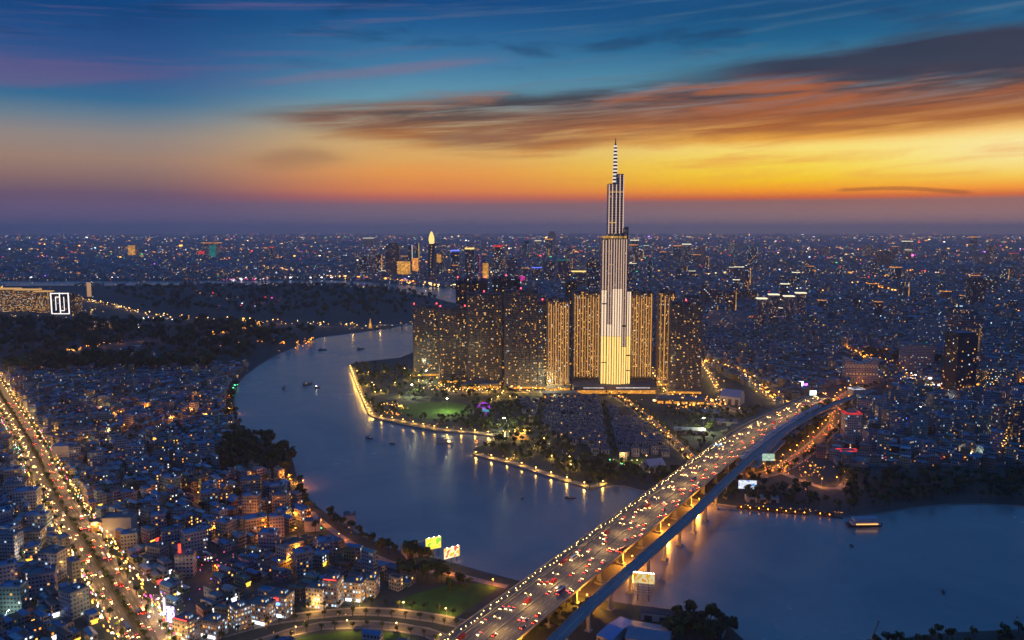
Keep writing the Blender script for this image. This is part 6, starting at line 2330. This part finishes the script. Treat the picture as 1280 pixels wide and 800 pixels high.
# ================================================================== BILLBOARDS AND SPECIAL SHEDS
def billboard(label, px, pb, w, h, z0, rot, face, posts=2, lamps_=0, lattice=False, e=None):
    x, y = G(px, pb)
    t = thing('billboard', label, 'billboard', (x, y, 0), R(rot))
    boxmesh('panel', [dark_metal, face], (0, 0.35, z0, z0 + h, w, 0.6), (0, 0, z0 + .3, z0 + h - .3, w - .6, 0.08, 0, 1), parent=t)
    for k in range(posts):
        cx = 0 if posts == 1 else -w / 2 + w * (k + .5) / posts
        boxmesh('post', [dark_metal], (cx, 1.4, 0, z0 + h * .8, .7, .7), parent=t)
    if lattice:
        for k in range(4):
            boxmesh('brace', [pale_metal], (0, .3, z0 - 2.2 * (k + 1), z0 - 2.2 * (k + 1) + .3, w, .3), parent=t)
        for k in range(6):
            boxmesh('brace', [pale_metal], (-w / 2 + w * k / 5, .3, 0, z0, .3, .3), parent=t)
    for k in range(lamps_):
        boxmesh('lamp', [lamp_white], (-w / 2 + w * (k + .5) / lamps_, -1.2, z0 + h + .2, z0 + h + .6, .7, .5), parent=t)
    if e:
        l = bpy.data.lights.new('billboard_light', 'AREA')
        l.shape = 'RECTANGLE'; l.size = w; l.size_y = h
        l.energy = e[0]; l.color = e[1]
        lo = bpy.data.objects.new('panel_light', l)
        COL.objects.link(lo); lo.parent = t
        lo.location = (0, -.4, z0 + h / 2)
        lo.rotation_euler = (R(90), 0, 0)
    return t


def pic_mat(name, c1, c2, c3, s=0.35, st=2.4):
    m = bpy.data.materials.new(name)
    m.use_nodes = True
    m.node_tree.nodes.clear()
    n = NT(m.node_tree)
    t = n.new('ShaderNodeTexCoord')
    f = n.noise(t.outputs['Object'], s, 1, 0.4)
    e = n.new('ShaderNodeEmission')
    n.link(n.ramp(f, [(0.3, c1), (0.42, c1), (0.48, c2), (0.56, c2), (0.6, c3)]), e.inputs[0])
    e.inputs[1].default_value = st
    o = n.new('ShaderNodeOutputMaterial')
    n.link(e.outputs[0], o.inputs[0])
    m.cycles.emission_sampling = 'NONE'
    return m


bb1 = pic_mat('board_green_yellow', (0.95, .7, .05), (0.95, .8, .1), (0.3, .65, .04), 0.16, 1.3)
bb2 = pic_mat('board_red_white', (1.0, .5, .04), (1.0, .85, .5), (1.0, .12, .02), 0.18, 1.3)
bb3 = pic_mat('board_amber', (1.0, .55, .04), (1.0, .85, .5), (1.0, .42, .02), 0.2, .7)
bb4 = pic_mat('board_white_blue', (0.75, .8, .95), (0.9, .95, 1.0), (0.15, .35, .8), 0.2, 1.0)
bb5 = pic_mat('board_pale_green', (0.7, .9, .75), (0.4, .75, .5), (0.9, .95, .9), 0.2, .7)
bb6 = pic_mat('board_blue', (0.05, .25, .75), (0.2, .6, .95), (0.05, .25, .75), 0.25, .8)
billboard('yellow and green lit billboard on the left riverbank', 542, 697, 15, 11, 8, 28, bb1, 3, 3, e=(14000, (1.0, .8, .3)))
billboard('red and white lit billboard right of the yellow green one', 565, 704, 16, 10, 5, 34, bb2, 3, 3, e=(14000, (1.0, .6, .3)))
billboard('amber billboard on a lattice frame beside the railway viaduct', 804, 752, 17, 9, 15, -12, bb3, 2, 9, True, e=(12000, (1.0, .65, .15)))
billboard('large white and blue lit billboard at the viaduct landing', 934, 620, 20, 10, 8, -6, bb4, 2, 0, e=(6000, (.8, .85, 1.0)))
billboard('pale green lit billboard beside the station roofs', 960, 588, 15, 9, 12, -4, bb5, 2, 0, e=(4000, (.8, 1.0, .85)))
billboard('small blue billboard on a single post left of the bridge approach', 897, 571, 13, 7, 10, 8, bb6, 1, 2, e=(2500, (.2, .5, 1.0)))
billboard('bright violet white screen by the bridge head', 999, 490, 15, 10, 10, 0, emat('screen_violet', (.75, .7, 1.0), 3.0), 1)
billboard('magenta screen next to the bright violet one', 1007, 490, 8, 8, 8, 10, emat('screen_magenta', (.9, .2, .9), 2.5), 1)
billboard('pale cyan screen right of the magenta one', 1016, 500, 12, 9, 8, 0, emat('screen_cyan', (.8, 1.0, .9), 2.2), 1)
billboard('violet and white screen at the right edge of the plaza', 214, 785, 7, 13, 4, -14, pic_mat('board_violet', (.2, .1, 1.0), (.8, .7, 1.0), (.1, .05, .8), .4, 3.0), 1, e=(3500, (.6, .5, 1.0)))
billboard('white pillar sign standing at the plaza edge', 206, 772, 2, 14, 2, -14, emat('pillar_white', (1.0, .9, .95), 3.2), 1, e=(2500, (1.0, .9, .95)))


def shed(label, px, pb, w, d, h, rot, wallm, roofm, rise=2.5, name='shed', cat='shed'):
    x, y = G(px, pb)
    t = thing(name, label, cat, (x, y, 0), R(rot))
    boxmesh('walls', [wallm], (0, 0, 0, h, w, d), parent=t)
    a = Acc()
    a.gables(0, 0, h + .01, rise, d, w, math.pi / 2, (0.3, 0.3, 0.3, 0.5))
    a.build('roof', [roofm], t)
    for k in range(3):
        boxmesh('doorway', [dark_metal], (-w / 3 + w / 3 * k, -d / 2 - .1, 0, h * .7, w / 6, .2), parent=t)
    return t


sheet_bl = pmat('sheet_bright_blue', (0.03, 0.22, 0.55), 0.5)
sheet_gr = pmat('sheet_grey_blue', (0.18, 0.22, 0.28), 0.5)
shed('bright blue roofed narrow shed under the viaduct at the bottom', 770, 795, 12, 34, 6, -38, white_block, sheet_bl, 1.5)
shed('wide grey roofed warehouse at the bottom below the amber billboard', 812, 802, 30, 26, 7, -20, white_block, sheet_gr)
shed('rusty roofed shed along the near shore beside the amber billboard', 830, 774, 34, 12, 6, -16, white_block, pmat('sheet_rust', (0.12, 0.07, 0.07), 0.7))
shed('small blue roofed hut beside the dark trees of the point', 860, 780, 9, 7, 4, -10, white_block, sheet_bl)
shed('second blue roofed hut nearest the trees of the point', 899, 793, 7, 12, 4, -25, white_block, sheet_bl)
shed('grey roofed boat house behind the yellow green billboard', 522, 692, 26, 16, 8, 26, white_block, sheet_gr, name='boat_house', cat='building')
shed('low white shed beside the large white billboard', 952, 626, 34, 12, 5, -4, white_block, pmat('sheet_pale', (.3, .33, .33), .5), 1.5)
shed('white peaked club house near the lower lawn of the villas', 817, 588, 22, 18, 9, 20, white_block, pmat('club_roof', (.35, .34, .42), .5), 6, 'club_house', 'building')
shed('pale pitched hall between the towers and the bridge approach', 915, 504, 34, 30, 14, -30, white_block, pmat('hall_pale', (.30, .30, .42), .5), 10, 'hall', 'building')
shed('long low dark shed left of the blue billboard', 862, 541, 44, 18, 6, -12, white_block, sheet_gr)
shed('wide low shed by the bridge head road', 905, 530, 40, 20, 6, -14, white_block, pmat('sheet_violet', (.16, .14, .22), .6))
shed('long flat shed on the right of the villa street junction', 880, 518, 50, 16, 6, -6, white_block, sheet_gr)
shed('pink lilac long roof facing the dark waste land', 1060, 579, 34, 10, 6, -2, white_block, pmat('sheet_pink', (.34, .25, .28), .7))
x, y = G(1170, 582)
t = thing('canal_wall', 'long pale blue wall along the edge of the dark waste land', 'wall', (x, y, 0), R(0.5))
boxmesh('wall', [pmat('wall_pale_blue', (.16, .28, .36), .7)], (0, 0, 0, 2.6, 250, 3.0), parent=t)
boxmesh('coping', [concrete], (0, 0, 2.61, 2.9, 251, 3.6), parent=t)
# pavilions
x, y = G(605, 513)
t = thing('pavilion', 'dome pavilion glowing violet with a cyan lit base in the park', 'pavilion', (x, y, 0))
lathe('dome', [(11, 5), (10, 8), (7, 11), (3, 13), (0, 13.6)], 16, emat('dome_violet', (.5, .04, .85), .9), t)
lathe('base', [(12, 0), (12, 1.2), (10.5, 1.3), (10.5, 5)], 16, emat('base_cyan', (.1, .5, .8), .8), t)
l = plight('pavilion_light', (.7, .2, 1.0), 20000, 4)
lo = bpy.data.objects.new('dome_light', l); COL.objects.link(lo); lo.parent = t; lo.location = (0, -14, 8)
x, y = G(650, 549)
t = thing('garden_hall', 'golden floodlit garden hall at the promenade inlet', 'building', (x, y, 0))
boxmesh('walls', [pier_brown], (0, 0, 0, 5, 26, 9), parent=t)
boxmesh('roof', [pier_brown], (0, 0, 5.01, 5.6, 28, 11), (0, 0, 5.6, 7, 18, 7), parent=t)
l = plight('hall_light', (1.0, .55, .12), 26000, 3)
lo = bpy.data.objects.new('hall_light', l); COL.objects.link(lo); lo.parent = t; lo.location = (0, -9, 9)
x, y = G(631, 552)
t = thing('light_column', 'slim glowing white column on the promenade inlet', 'column', (x, y, 0))
boxmesh('base', [concrete], (0, 0, 0, 1, 3, 3), parent=t)
boxmesh('shaft', [emat('column_glow', (1.0, .75, .4), 2.2)], (0, 0, 1.01, 13, 1.6, 1.6), parent=t)
# upstream low bridge at the top of the bend
p, q = G(470, 410), G(520, 409)
t = thing('low_bridge', 'small low bridge across the upper river with a few lamps', 'bridge')
L_ = math.hypot(q[0] - p[0], q[1] - p[1]) + 20
cx, cyy = (p[0] + q[0]) / 2, (p[1] + q[1]) / 2
an = math.atan2(q[1] - p[1], q[0] - p[0])
o_ = boxmesh('deck', [concrete], (0, 0, 7, 8.6, L_, 14), parent=t); o_.location = (cx, cyy, 0); o_.rotation_euler = (0, 0, an)
for k in range(4):
    o_ = boxmesh('pier', [concrete], (0, 0, -3, 7, 3, 10), parent=t)
    o_.location = (cx + math.cos(an) * (-L_ / 2 + L_ * (k + .5) / 4), cyy + math.sin(an) * (-L_ / 2 + L_ * (k + .5) / 4), 0)
x, y = G(463, 411)
t = thing('monument', 'small yellow lit spire by the upper bridge', 'monument', (x, y, 0))
lathe('spire', [(5, 0), (4, 14), (2, 20), (0, 32)], 8, E_gold, t)
boxmesh('base', [concrete], (0, 0, 0, 2, 16, 16), parent=t)
# crane jib rising at the bottom edge
x, y = G(1088, 806)
t = thing('crane', 'thin dark crane jib standing over the near shore', 'crane', (x, y, 0), R(0))
boxmesh('cab', [dark_metal], (0, 0, 0, 3.5, 4, 3), parent=t)
jb = boxmesh('jib', [dark_metal], (0, 0, 0, 17, .5, .5), parent=t)
jb.location = (0, 0, 2); jb.rotation_euler = (0, R(18), 0)
print('LAMPS', NL, 'VEH', NV, 'VILLAS', vi, 'TREES', len(TREES), 'NEAR', nn)
